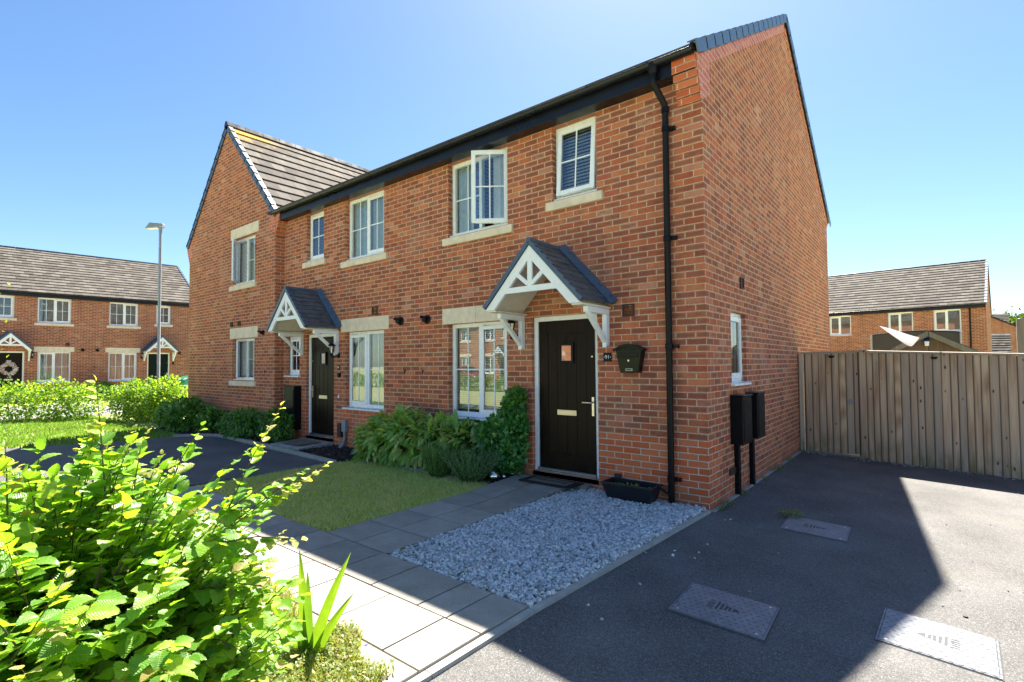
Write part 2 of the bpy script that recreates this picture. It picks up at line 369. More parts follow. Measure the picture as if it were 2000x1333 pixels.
def tag(o, label=None, cat=None, group=None, kind=None):
    if label: o['label'] = label
    if cat: o['category'] = cat
    if group: o['group'] = group
    if kind: o['kind'] = kind
    return o
def empty(name, loc, label=None, cat=None, group=None, rz=0):
    o = bpy.data.objects.new(name, None); COL.objects.link(o); o.location = loc; o.rotation_euler = (0, 0, rz); o.empty_display_size = .1
    return tag(o, label, cat, group)
def fast(name, verts, faces, mat, parent=None, uv=None, smooth=False, off=None):
    """numpy arrays: verts (N,3), faces (M,k) all same size, uv (M*k,2)"""
    verts = np.asarray(verts, dtype=np.float32); faces = np.asarray(faces, dtype=np.int32)
    if off is not None: verts = verts-np.array(off, dtype=np.float32)
    me = bpy.data.meshes.new(name); k = faces.shape[1]
    me.vertices.add(len(verts)); me.vertices.foreach_set('co', verts.ravel())
    me.loops.add(faces.size); me.loops.foreach_set('vertex_index', faces.ravel())
    me.polygons.add(len(faces)); me.polygons.foreach_set('loop_start', np.arange(0, faces.size, k, dtype=np.int32))
    me.polygons.foreach_set('loop_total', np.full(len(faces), k, dtype=np.int32))
    if uv is not None:
        ul = me.uv_layers.new(name='UVMap'); ul.data.foreach_set('uv', np.asarray(uv, dtype=np.float32).ravel())
    mats = mat if isinstance(mat, (list, tuple)) else [mat]
    for m in mats: me.materials.append(m)
    me.update(calc_edges=True); me.validate()
    if smooth: me.polygons.foreach_set('use_smooth', [True]*len(me.polygons))
    o = bpy.data.objects.new(name, me); COL.objects.link(o)
    if parent is not None: o.parent = parent
    return o
def text_mesh(name, s, size, mat, parent, mtx, depth=.001):
    cu = bpy.data.curves.new(name, 'FONT'); cu.body = s; cu.size = size; cu.align_x = 'CENTER'; cu.align_y = 'CENTER'; cu.extrude = depth
    t = bpy.data.objects.new(name, cu); COL.objects.link(t)
    me = bpy.data.meshes.new_from_object(t.evaluated_get(bpy.context.evaluated_depsgraph_get()))
    bpy.data.objects.remove(t); me.transform(mtx); me.materials.clear(); me.materials.append(mat); me.name = name
    o = bpy.data.objects.new(name, me); COL.objects.link(o)
    if parent is not None: o.parent = parent
    return o
FRONT = Matrix.Rotation(R_(90), 4, 'X')     # text plane facing -y
def gz(x, y=0.):                            # drive falls gently away from the house side
    return -min(.045*max(x, 0.), .6)
# ------------------------------------------------------------------ house builders (frame: wall face y=0 looking to -y)
def wall_faces(mb, x0, x1, z0, z1, ops, depth=.16, y=0.):
    xs = sorted({x0, x1, *[o[0] for o in ops], *[o[1] for o in ops]}); zs = sorted({z0, z1, *[o[2] for o in ops], *[o[3] for o in ops]})
    for i in range(len(xs)-1):
        for k in range(len(zs)-1):
            cx = (xs[i]+xs[i+1])/2; cz = (zs[k]+zs[k+1])/2
            if any(o[0] < cx < o[1] and o[2] < cz < o[3] for o in ops): continue
            mb.face([(xs[i], y, zs[k]), (xs[i+1], y, zs[k]), (xs[i+1], y, zs[k+1]), (xs[i], y, zs[k+1])])
    for a, b, c, d in ops:
        yd = y+depth
        mb.face([(a, y, c), (a, y, d), (a, yd, d), (a, yd, c)], uv=[(a, c), (a, d), (a+depth, d), (a+depth, c)])
        mb.face([(b, yd, c), (b, yd, d), (b, y, d), (b, y, c)], uv=[(b+depth, c), (b+depth, d), (b, d), (b, c)])
        mb.face([(a, y, c), (a, yd, c), (b, yd, c), (b, y, c)]); mb.face([(a, y, d), (b, y, d), (b, yd, d), (a, yd, d)])

def roof_slope(mb, A, B, S, n, thick=.036, gauge=.33, u0=0.):
    """eave line A->B, S up-slope unit, n normal; stepped tile courses"""
    A = Vector(A); B = Vector(B); S = Vector(S); N = Vector(n[0]); L = n[1]; u1 = (B-A).length
    k = max(1, round(L/gauge)); g = L/k
    for i in range(k):
        a0 = A+S*(g*i)+N*thick; b0 = B+S*(g*i)+N*thick; a1 = A+S*(g*(i+1))+N*.001; b1 = B+S*(g*(i+1))+N*.001
        mb.face([a0, b0, b1, a1], uv=[(u0, i+.02), (u0+u1, i+.02), (u0+u1, i+.98), (u0, i+.98)])
        al = A+S*(g*i)+N*(-.004); bl = B+S*(g*i)+N*(-.004)
        mb.face([al, bl, b0, a0], uv=[(u0, i+.02), (u0+u1, i+.02), (u0+u1, i+.05), (u0, i+.05)])

def window(P, xf, off, x0, x1, z0, z1, bars=True, lights=2, sash=0, sill='upvc', lintel=None, blind=None, rec=.09, openx=None, label=None, detail=True, stone=.10):
    """sash: index of the light that is a casement; openx: (light, deg, kind)"""
    fr = MB(); y0, y1 = rec, rec+.07; F = .06
    fr.box(x0, x0+F, y0, y1, z0, z1); fr.box(x1-F, x1, y0, y1, z0, z1); fr.box(x0+F, x1-F, y0, y1, z0, z0+F+.01); fr.box(x0+F, x1-F, y0, y1, z1-F, z1)
    edges = [x0+F]+[x0+(x1-x0)*k/lights for k in range(1, lights)]+[x1-F]
    for e in edges[1:-1]: fr.box(e-.03, e+.03, y0, y1, z0+F+.01, z1-F)
    o = fr.build('window', WHITE, P, xf, bevel=.006 if detail else 0, off=off)
    if label: o['label'] = label
    zlo, zhi = z0+F+.01, z1-F
    for k in range(lights):
        a = edges[k]+(.03 if k else 0); b = edges[k+1]-(.03 if k < lights-1 else 0)
        opened = openx and openx[0] == k
        c = MB(); g = MB(); br = MB(); yo = y0-.018
        Mx = None
        if k == sash or opened:
            s = .062
            A, B_, Z0, Z1 = a-.012, b+.012, zlo-.012, zhi+.012
            c.box(A, A+s, yo, y0+.02, Z0, Z1); c.box(B_-s, B_, yo, y0+.02, Z0, Z1); c.box(A+s, B_-s, yo, y0+.02, Z0, Z0+s); c.box(A+s, B_-s, yo, y0+.02, Z1-s, Z1)
            ga, gb, gz0, gz1 = A+s, B_-s, Z0+s, Z1-s; gy = y0
        else: ga, gb, gz0, gz1 = a, b, zlo, zhi; gy = y0+.035
        g.face([(ga, gy, gz0), (gb, gy, gz0), (gb, gy, gz1), (ga, gy, gz1)])
        if bars:
            m = (ga+gb)/2; mz = (gz0+gz1)/2
            br.box(m-.009, m+.009, gy-.006, gy+.006, gz0, gz1); br.box(ga, m-.009, gy-.006, gy+.006, mz-.009, mz+.009); br.box(m+.009, gb, gy-.006, gy+.006, mz-.009, mz+.009)
        X = xf if xf is not None else Matrix.Identity(4)
        if opened:
            deg, kind = openx[1], openx[2]
            piv = {'left': Vector((a, yo, 0)), 'right': Vector((b, yo, 0)), 'top': Vector((0, yo, zhi))}[kind]
            axis = 'Z' if kind != 'top' else 'X'
            X = X@Matrix.Translation(piv)@Matrix.Rotation(R_(deg), 4, axis)@Matrix.Translation(-piv)
        par = o
        if c.f: c.build('casement', WHITE, o, X, bevel=.005 if detail else 0)
        if br.f: br.build('glazing_bars', WHITE, o, X)
        g.build('pane', GLASS, o, X)
    for ch in o.children:   # children of the frame sit in its own frame
        ch.location = Vector((0, 0, 0)) if off is None else -Vector(off)
    def sub(mb, name, m, bev=0.):
        q = mb.build(name, m, o, xf, bevel=bev); q.location = Vector((0, 0, 0)) if off is None else -Vector(off); return q
    s = MB()
    if sill == 'stone':
        s.hexa([(x0-stone, -.045, z0-.135), (x1+stone, -.045, z0-.135), (x1+stone, rec+.05, z0-.135), (x0-stone, rec+.05, z0-.135)],
               [(x0-stone, -.045, z0-.02), (x1+stone, -.045, z0-.02), (x1+stone, rec+.05, z0-.001), (x0-stone, rec+.05, z0-.001)]); sub(s, 'stone_sill', STONE, .006 if detail else 0)
        s = MB(); s.box(x0+.002, x1-.002, .02, rec-.002, z0+.001, z0+.022); sub(s, 'sill', WHITE)
    else:
        s.hexa([(x0-.04, -.05, z0-.035), (x1+.04, -.05, z0-.035), (x1+.04, rec-.001, z0-.035), (x0-.04, rec-.001, z0-.035)],
               [(x0-.04, -.05, z0-.012), (x1+.04, -.05, z0-.012), (x1+.04, rec-.001, z0+.01), (x0-.04, rec-.001, z0+.01)]); sub(s, 'sill', WHITE, .004 if detail else 0)
    if lintel:
        a, b, c, d = lintel; m = (a+b)/2; s = MB(); s.box(a, m-.002, -.014, .06, c, d); s.box(m+.002, b, -.014, .06, c, d); sub(s, 'stone_lintel', STONE, .004 if detail else 0)
    yb = y1+.012
    if blind == 'venetian' or blind == 'venetian_open':
        s = MB(); tl = .017 if blind == 'venetian_open' else .02; z = z1-.08; st = .033 if detail else .045
        while z > z0+.07:
            s.face([(x0+F, yb, z), (x1-F, yb, z), (x1-F, yb+.014, z+tl+.010), (x0+F, yb+.014, z+tl+.010)]); z -= st
        for x in (x0+.2, (x0+x1)/2, x1-.2): s.box(x-.002, x+.002, yb-.002, yb, z0+.06, z1-.06)
        sub(s, 'blind', BLIND)
    elif blind in ('curtain', 'half'):
        s = MB(); n = 40; xs = [x0+F+(x1-x0-2*F)*i/n for i in range(n+1)]
        for i in range(n):
            if blind == 'half' and .30 < i/n < .70: continue
            ya = yb+.03*math.sin(i*1.3); y_ = yb+.03*math.sin((i+1)*1.3)
            s.face([(xs[i], ya, z0+.06), (xs[i+1], y_, z0+.06), (xs[i+1], y_, z1-.05), (xs[i], ya, z1-.05)])
        sub(s, 'curtain', CURT)
    elif blind == 'roller':
        s = MB(); s.box(x0+F, x1-F, yb, yb+.004, z0+.35*(z1-z0), z1-.05); sub(s, 'blind', BLIND)
    elif blind == 'pleated':
        s = MB(); z = z1-.06
        while z > z0+.09: s.face([(x0+F, yb, z-.05), (x1-F, yb, z-.05), (x1-F, yb+.03, z-.012), (x0+F, yb+.03, z-.012)]); z -= .045
        sub(s, 'blind', BLIND)
    return o

def front_door(P, xf, off, x0, x1, z0, z1, mat, detail=True, handle='right', lab=None, plate=METAL):
    f = MB(); F = .062; y0 = .06; y1 = .13
    f.box(x0, x0+F, y0, y1, z0, z1); f.box(x1-F, x1, y0, y1, z0, z1); f.box(x0+F, x1-F, y0, y1, z1-F, z1)
    o = f.build('front_door', WHITE, P, xf, bevel=.005 if detail else 0, off=off)
    if lab: o['label'] = lab
    def sub(mb, name, m, bev=0., sm=False):
        q = mb.build(name, m, o, xf, bevel=bev, smooth=sm); q.location = Vector((0, 0, 0)) if off is None else -Vector(off); return q
    a, b, c, d = x0+F, x1-F, z0+.05, z1-F; W = b-a; H = d-c; ys = .095
    s = MB(); s.box(a+.002, b-.002, ys, ys+.05, c, d)
    if detail:   # stiles and rails stand proud, with vertical boards between
        s.box(a+.002, a+.15, ys-.008, ys, c, d); s.box(b-.15, b-.002, ys-.008, ys, c, d); s.box(a+.15, b-.15, ys-.008, ys, d-.17, d); s.box(a+.15, b-.15, ys-.008, ys, c, c+.2)
        n = 4; w_ = (W-.3)/n
        for i in range(n):
            xa = a+.15+w_*i
            s.box(xa+.004, xa+w_-.004, ys-.004, ys, c+.205, d-.175)
    sub(s, 'door_leaf', mat, .002 if detail else 0)
    s = MB(); s.box(x0+.002, x1-.002, .0, .13, z0-.06, z0-.002); s.box(x0+F, x1-F, .04, .14, z0, z0+.046)
    s.cm = 1
    s.box(x0+F, x1-F, .03, .039, z0+.002, z0+.012); s.box(x0+F, x1-F, .034, .039, z0+.022, z0+.032); s.box(x0+F, x1-F, .034, .039, z0+.038, z0+.044)
    sub(s, 'threshold', [NAVY, METAL])
    cx = (a+b)/2; wz0, wz1 = c+.72*H-.02, c+.72*H+.25; ww = .115
    s = MB(); s.box(cx-ww, cx+ww, ys-.03, ys+.001, wz0, wz0+.035); s.box(cx-ww, cx+ww, ys-.03, ys+.001, wz1-.035, wz1); s.box(cx-ww, cx-ww+.035, ys-.03, ys+.001, wz0+.035, wz1-.035); s.box(cx+ww-.035, cx+ww, ys-.03, ys+.001, wz0+.035, wz1-.035)
    sub(s, 'door_window', BLACK, .004 if detail else 0)
    s = MB(); s.box(cx-ww+.035, cx+ww-.035, ys-.016, ys-.011, wz0+.035, wz1-.035); sub(s, 'door_pane', MATS.get('mirror') or plain('mirror', (.30, .31, .31), .04, .02, metal=1.))
    s = MB(); zl = c+.38*H; s.box(cx-.15, cx+.15, ys-.022, ys-.008, zl-.035, zl+.035); s.box(cx-.125, cx+.125, ys-.028, ys-.022, zl-.018, zl+.022); sub(s, 'letter_plate', BRASS, .003)
    hx = b-.055 if handle == 'right' else a+.055; sg = -1 if handle == 'right' else 1; zh = c+.44*H
    s = MB(); s.box(hx-.016, hx+.016, ys-.018, ys-.008, zh-.14, zh+.10); s.tube([(hx, ys-.012, zh+.03), (hx, ys-.06, zh+.03), (hx+sg*.02, ys-.068, zh+.03), (hx+sg*.13, ys-.068, zh+.03)], .0095, 8)
    sub(s, 'door_handle', METAL, 0, False)
    s = MB(); s.lathe([(0, -.006), (.012, -.004), (.012, .008)], (hx-.01, ys-.010, zh+.62), 10, 'y'); sub(s, 'spyhole', METAL)
    return o

def canopy(P, xf, off, cx, detail=True, zb=2.33, za=3.10, hw=.735, pr=.74):
    L = math.hypot(hw, za-zb); root = None
    t = MB(); nC = 9
    for sg in (-1, 1):
        S = Vector((-sg*hw/L, 0, (za-zb)/L)); N = Vector((sg*(za-zb)/L, 0, hw/L))
        A = Vector((cx+sg*hw, -pr, zb)); B = Vector((cx+sg*hw, -.012, zb))
        if sg > 0: roof_slope(t, A, B, S, (N, L), .014, L/nC)
        else: roof_slope(t, B, A, S, (N, L), .014, L/nC)
    root = t.build('door_canopy', SLATE, P, xf, off=off)
    def sub(mb, name, m, bev=0.):
        q = mb.build(name, m, root, xf, bevel=bev); q.location = Vector((0, 0, 0)) if off is None else -Vector(off); return q
    e = MB()
    for sg in (-1, 1):
        S = Vector((-sg*hw/L, 0, (za-zb)/L)); N = Vector((sg*(za-zb)/L, 0, hw/L)); g = L/nC
        for i in range(nC):   # front trim in little steps
            a = Vector((cx+sg*hw, -pr-.006, zb))+S*(g*i)+N*(.004-.0); b = a+S*g
            e.bar(a+N*.006, b-N*.008, .075, .05, (0, 1, 0)) if False else e.hexa(
                [a-N*.03, a-N*.03+Vector((0, .07, 0)), b-N*.03+Vector((0, .07, 0)), b-N*.03] if sg > 0 else [b-N*.03, b-N*.03+Vector((0, .07, 0)), a-N*.03+Vector((0, .07, 0)), a-N*.03],
                [a+N*.028, a+N*.028+Vector((0, .07, 0)), b+N*.014+Vector((0, .07, 0)), b+N*.014] if sg > 0 else [b+N*.014, b+N*.014+Vector((0, .07, 0)), a+N*.028+Vector((0, .07, 0)), a+N*.028])
    e.tube([(cx, -pr-.008, za+.012), (cx, -.03, za+.012)], .035, 8)
    sub(e, 'edge_trim', NAVY)
    e = MB()
    for sg in (-1, 1):
        S = Vector((-sg*hw/L, 0, (za-zb)/L)); N = Vector((sg*(za-zb)/L, 0, hw/L))
        a = Vector((cx+sg*hw, -.10, zb))-S*.02; b = Vector((cx, -.10, za))+S*.02
        D = Vector((0, .095, 0))
        q0 = [a+N*.016, a+N*.016+D, b+N*.016+D, b+N*.016]; q1 = [a+N*.03, a+N*.095+D, b+N*.095+D, b+N*.03]
        if sg < 0: q0 = q0[::-1]; q1 = q1[::-1]
        e.hexa(q0, q1)
        e.cm = 1
        for k in range(5):
            c = a+S*(L*(k+.4)/5)+N*.07+D*.55; e.bar(c, c+N*.02-Vector((0, .006, 0)), .018, .018, (0, 1, 0))
        e.cm = 0
    sub(e, 'wall_flashing', [NAVY, METAL])
    # white gable frame
    g = MB(); yf0, yf1 = -pr+.015, -pr+.055; bw = .105
    for sg in (-1, 1):
        S = Vector((-sg*hw/L, 0, (za-zb)/L)); N = Vector((sg*(za-zb)/L, 0, hw/L))
        p0 = Vector((cx+sg*hw, 0, zb))-N*.03; 
        o0 = (cx+sg*(hw-.02), zb-.035); o1 = (cx, za-.05); i1 = (cx, za-.05-bw/(hw/L)); i0x = cx+sg*(hw-.02-bw/((za-zb)/L)); i0 = (i0x, zb-.035)
        poly = [o0, o1, i1, i0]
        if sg > 0: poly = poly[::-1]
        yy = (yf0, yf1) if sg > 0 else (yf0+.001, yf1+.001)
        g.prism(poly[::-1], yy[0], yy[1])
        # struts
        k = .52; px = cx+sg*(hw-.14)*(1-k)*1.0; pz = zb+.10+(za-zb-.12)*k-.05
        g.bar((cx+sg*.03, -pr+.034, zb+.25), (cx+sg*.255, -pr+.034, zb+.43), .05, .034, (0, 1, 0))
    g.box(cx-.43, cx+.43, yf0+.004, yf1-.004, zb+.155, zb+.225); g.box(cx-.034, cx+.034, yf0+.006, yf1-.006, zb+.225, za-.17)
    sub(g, 'gable_frame', WPAINT)
    # boarded soffit
    g = MB(); nb = 14
    for sg in (-1, 1):
        S = Vector((-sg*hw/L, 0, (za-zb)/L)); N = Vector((sg*(za-zb)/L, 0, hw/L)); base = Vector((cx+sg*(hw-.03), 0, zb))-N*.05
        LL = L-.09
        for i in range(nb):
            ya = -pr+.056+(pr-.07)*i/nb; yb_ = -pr+.056+(pr-.07)*(i+.93)/nb
            q = [base+Vector((0, ya, 0)), base+Vector((0, yb_, 0)), base+S*LL+Vector((0, yb_, 0)), base+S*LL+Vector((0, ya, 0))]
            q2 = [p+N*.012 for p in q]
            if sg < 0: q = q[::-1]; q2 = q2[::-1]
            g.hexa(q, q2)
    for sg in (-1, 1): g.box(cx+sg*(hw-.16), cx+sg*(hw-.02), -pr+.056, -.012, zb-.055, zb-.035)
    sub(g, 'boarded_soffit', CREAMB)
    for sg in (-1, 1):
        x = cx+sg*(hw-.075); s = MB(); q = .032
        s.box(x-q, x+q, -.52, -.002, zb-.125, zb-.056); s.box(x-q, x+q, -.075, -.002, zb-.52, zb-.125)
        s.box(x-q+.004, x+q-.004, -.085, -.075, zb-.53, zb-.47)
        s.bar((x, -.055, zb-.47), (x, -.47, zb-.118), .055, .05, (0, 0, 1))
        sub(s, 'bracket', WPAINT, .004 if detail else 0)
    return root

def vent(P, xf, off, x, z, wd=.15, h=.15):
    s = MB(); s.box(x-wd/2, x+wd/2, -.022, 0, z-h/2, z-h/2+.014); s.box(x-wd/2, x+wd/2, -.022, 0, z+h/2-.014, z+h/2)
    s.box(x-wd/2, x-wd/2+.014, -.022, 0, z-h/2+.014, z+h/2-.014); s.box(x+wd/2-.014, x+wd/2, -.022, 0, z-h/2+.014, z+h/2-.014)
    n = 6
    for i in range(n):
        zz = z-h/2+.016+(h-.032)*i/n; s.hexa([(x-wd/2+.014, -.017, zz), (x+wd/2-.014, -.017, zz), (x+wd/2-.014, -.004, zz+.008), (x-wd/2+.014, -.004, zz+.008)], [(x-wd/2+.014, -.017, zz+.004), (x+wd/2-.014, -.017, zz+.004), (x+wd/2-.014, -.004, zz+.013), (x-wd/2+.014, -.004, zz+.013)])
    return s.build('air_vent', DARKV, P, xf, off=off)
def flue(P, xf, off, x, z, r=.06):
    s = MB(); s.lathe([(r*1.25, 0), (r*1.25, -.02), (r*.8, -.03), (r*.8, -.09), (0, -.09)], (x, 0, z), 16, 'y')
    s.lathe([(r*.85, -.03), (r*.95, -.13), (r*.8, -.13)], (x, 0, z), 12, 'y', R_(20), R_(160))
    return s.build('terminal_cowl', BLACK, P, xf, off=off)
def hook(P, xf, off, x, z):
    s = MB(); s.tube([(x, 0, z), (x, -.03, z), (x-.012, -.04, z+.015), (x-.012, -.04, z+.04)], .006, 6); s.tube([(x, -.03, z), (x, -.035, z-.05)], .008, 6)
    return s.build('cable_hook', BLACK, P, xf, off=off)

def gutter_run(P, xf, off, x0, x1, yf=-.185, zt=5.0, cap0=True, cap1=True, down=True):
    """fascia + soffit + half round gutter; xs in frame"""
    f = MB(); f.box(x0, x1, yf, yf+.02, 4.80, 4.985); f.box(x0, x1, yf+.021, -.001, 4.80, 4.812)
    fo = f.build('fascia', GUT, P, xf, off=off, bevel=.003)
    g = MB(); prof = []
    cy = yf-.06; r = .056; n = 10
    for i in range(n+1):
        a = math.pi+math.pi*i/n; prof.append((cy+r*math.cos(a), 4.985+r*math.sin(a)))
    inner = [(cy+(y-cy)*.9, z+.004) for y, z in prof][::-1]
    for i in range(n):
        (ya, za_), (yb, zb_) = prof[i], prof[i+1]; g.face([(x0, ya, za_), (x0, yb, zb_), (x1, yb, zb_), (x1, ya, za_)], flip=True)
        (ya, za_), (yb, zb_) = inner[i], inner[i+1]; g.face([(x0, ya, za_), (x0, yb, zb_), (x1, yb, zb_), (x1, ya, za_)], flip=True)
    for a, b in ((prof[0], inner[-1]), (prof[-1], inner[0])): g.face([(x0, *a), (x1, *a), (x1, *b), (x0, *b)])
    if cap0: g.prism([(y, z) for y, z in prof], x0-.004, x0, 'x')
    if cap1: g.prism([(y, z) for y, z in prof], x1, x1+.004, 'x')
    x = x0+.35
    while x < x1-.1:
        rr = [(cy+(y-cy)*1.1, 4.985+(z-4.985)*1.1) for y, z in prof]
        for i in range(n):
            (ya, za_), (yb, zb_) = rr[i], rr[i+1]; g.face([(x-.012, ya, za_), (x-.012, yb, zb_), (x+.012, yb, zb_), (x+.012, ya, za_)], flip=True)
            for xx in (x-.012, x+.012): g.face([(xx, ya, za_), (xx, yb, zb_), (xx, *prof[i+1]), (xx, *prof[i])])
        x += .8
    g.build('gutter', GUT, P, xf, off=off)

def corbel(P, xf, off, xa, xb, side=0, z0=4.5, proj=.20, n=5):
    """stepped brick corbel between xa and xb; last course supports the roof edge"""
    s = MB(); k = proj/n
    for i in range(n):
        s.box(xa, xb, -k*(i+1), .0-.0005*(i == 0), z0+.075*i+.002, z0+.075*(i+1)-.004+.004)
    s.box(xa, xb, -proj-.004, -.0005, z0+.075*n+.002, z0+.075*n+.10)
    return s.build('brick_corbel', ENG, P, xf, off=off)

def verge(P, xf, off, E, S, N, O, L, n, name='verge', mat=NAVY):
    """dry verge units: E eave point, S up slope, N roof normal, O outward"""
    E = Vector(E); S = Vector(S); N = Vector(N); O = Vector(O); g = L/n; s = MB()
    for i in range(n):
        a = E+S*(g*i-.02); b = E+S*(g*(i+1)+.012)
        def ring(p, up_, dn): return [p-O*.045+N*up_, p+O*.055+N*up_, p+O*.055-N*dn, p+O*.04-N*dn, p+O*.04+N*(up_-.012), p-O*.045+N*(up_-.012)]
        r0 = ring(a, .052, .085); r1 = ring(b, .030, .105)
        for j in range(6):
            q = [r0[j], r0[(j+1) % 6], r1[(j+1) % 6], r1[j]]; s.face(q)
        s.face(r0[::-1]); s.face(r1)
    o = s.build(name, mat, P, xf, merge=True, off=off)
    bm = bmesh.new(); bm.from_mesh(o.data); bmesh.ops.recalc_face_normals(bm, faces=bm.faces); bm.to_mesh(o.data); bm.free()
    return o

D = 8.8; EY = -.25; EZ = 4.97; RY = 4.4; RZ = 7.72
SL = math.hypot(RY-EY, RZ-EZ); SF = Vector((0, (RY-EY)/SL, (RZ-EZ)/SL)); NF = Vector((0, -(RZ-EZ)/SL, (RY-EY)/SL))
SB = Vector((0, -SF.y, SF.z)); NB = Vector((0, -NF.y, NF.z))
def roof_main(P, xf, off, x0, x1, mat=None, ridge=True):
    m = MB(); roof_slope(m, (x0, EY, EZ+.03), (x1, EY, EZ+.03), SF, (NF, SL), u0=x0)
    roof_slope(m, (x1, 2*RY-EY, EZ+.03), (x0, 2*RY-EY, EZ+.03), SB, (NB, SL), u0=x0)
    o = m.build('roof', mat or TILE, P, xf, off=off)
    if ridge:
        r = MB(); x = x0
        while x < x1-.05:
            e = min(x+.44, x1); r.prism([(RY-.12, RZ-.03), (RY-.07, RZ+.055), (RY, RZ+.085), (RY+.07, RZ+.055), (RY+.12, RZ-.03)][::-1], x, e-.006, 'x'); x += .45
        q = r.build('ridge_tiles', GUT, o, xf)
        q.location = Vector((0, 0, 0)) if off is None else -Vector(off)
    return o
def mb_add(dst, src, M):
    b = len(dst.v); flip = M.determinant() < 0
    dst.v += [tuple(M@Vector(p)) for p in src.v]
    u = 0
    for f, mi in zip(src.f, src.mi):
        n = len(f); uv = src.uv[u:u+n]; u += n; g = tuple(b+i for i in f)
        if flip: g = g[::-1]; uv = uv[::-1]
        dst.f.append(g); dst.mi.append(mi); dst.uv += uv
def shell(x0, x1, ops, gl=False, gr=False, gops=(), rear_ops=(), y0=0.):
    m = MB(); wall_faces(m, x0, x1, -.7, 5.1, ops, y=y0)
    t = MB(); wall_faces(t, -x1, -x0, -.7, 5.1, [(-b, -a, c, d) for a, b, c, d in rear_ops])
    mb_add(m, t, Matrix.Translation((0, D, 0))@Matrix.Rotation(math.pi, 4, 'Z'))
    for side, on in ((x1, gr), (x0, gl)):
        tt = MB(); wall_faces(tt, 0, D, -.7, 5.05, gops if (side == x1) else (), depth=.14)
        tt.face([(0, 0, 5.05), (D, 0, 5.05), (D, 0, 5.12), (RY, 0, 7.72), (0, 0, 5.12)])
        tt.mi = [1]*len(tt.mi)
        if side == x1: mb_add(m, tt, Matrix.Translation((x1, 0, 0))@Matrix.Rotation(R_(90), 4, 'Z'))
        else: mb_add(m, tt, Matrix.Translation((x0, D, 0))@Matrix.Rotation(R_(-90), 4, 'Z'))
    return m
def gable_trim(P, xf, off, x, sg):
    """verge units and pale brick band at gable x, outward sg"""
    for S, N, E in ((SF, NF, Vector((x, EY-.02, EZ+.03))), (SB, NB, Vector((x, 2*RY-EY+.02, EZ+.03)))):
        verge(P, xf, off, E, S, N, Vector((sg, 0, 0)), SL+.02, 16)
        b = MB(); O = Vector((sg, 0, 0)); a = E+S*.02-N*.10+O*.002
        w_ = .13; q = [a+S*.12, a+S*(SL-.12), a+S*(SL-.12)-N*w_, a+S*.12-N*w_]
        q2 = [p+O*.008 for p in q]
        b.hexa(q, q2); bo = b.build('brick_band', ENG, P, xf, off=off, merge=True)
        bm = bmesh.new(); bm.from_mesh(bo.data); bmesh.ops.recalc_face_normals(bm, faces=bm.faces); bm.to_mesh(bo.data); bm.free()
        if abs(S.y-SF.y) < 1e-6:
            c = MB(); c.prism([(-.19, 4.96), (-.04, 4.51), (0, 4.51), (.24, 4.66), (.24, 5.10), (0, 5.04)], x+sg*.0015, x+sg*.008, 'x')
            co = c.build('corbel_side', ENG, P, xf, off=off, merge=True)
            bm = bmesh.new(); bm.from_mesh(co.data); bmesh.ops.recalc_face_normals(bm, faces=bm.faces); bm.to_mesh(co.data); bm.free()

def terrace_house(P, off, T, x0, x1, brick, gl=False, gr=False, detail=True, door_m=None, blinds=('half', 'frost', 'venetian'), opens=(None, None), small_down=False, gops=(), handle='right', labs={}, tile=None, mirror=False):
    """T maps (a,b) of the model layout (end house, door to the right) to frame x"""
    bw = T(-4.02, -2.80); sw = T(-2.01, -1.335); lw = T(-4.03, -2.83); dr = T(-2.385, -1.355)
    ops = [(*bw, 3.62, 4.80), (*sw, 3.79, 4.80), (*lw, .80, 2.235), (*dr, .15, 2.245)]
    if small_down: nw = T(-.745, -.185); ops.append((*nw, 1.39, 2.235))
    m = shell(x0, x1, ops, gl, gr, gops); m.build('wall', [brick, BRICKS if brick is BRICK else brick], P, off=off)
    window(P, None, off, *bw, 3.62, 4.80, sash=1 if not mirror else 1, sill='stone', blind=blinds[0], openx=opens[0], detail=detail, stone=.105)
    window(P, None, off, *sw, 3.79, 4.80, lights=1, sash=0, sill='stone', blind=blinds[1], openx=opens[1], detail=detail, stone=.09)
    li = T(-4.155, -2.70)
    window(P, None, off, *lw, .80, 2.235, sash=0 if mirror else 1, lintel=(*li, 2.238, 2.485), blind=blinds[2], detail=detail, openx=None)
    if small_down: window(P, None, off, *nw, 1.39, 2.235, lights=1, sash=0, blind=None, detail=detail)
    front_door(P, None, off, *dr, .15, 2.245, door_m or DOOR, detail, handle)
    canopy(P, None, off, (dr[0]+dr[1])/2, detail)
    roof_main(P, None, off, x0, x1, tile)
    if gr: gable_trim(P, None, off, x1, 1)
    if gl: gable_trim(P, None, off, x0, -1)

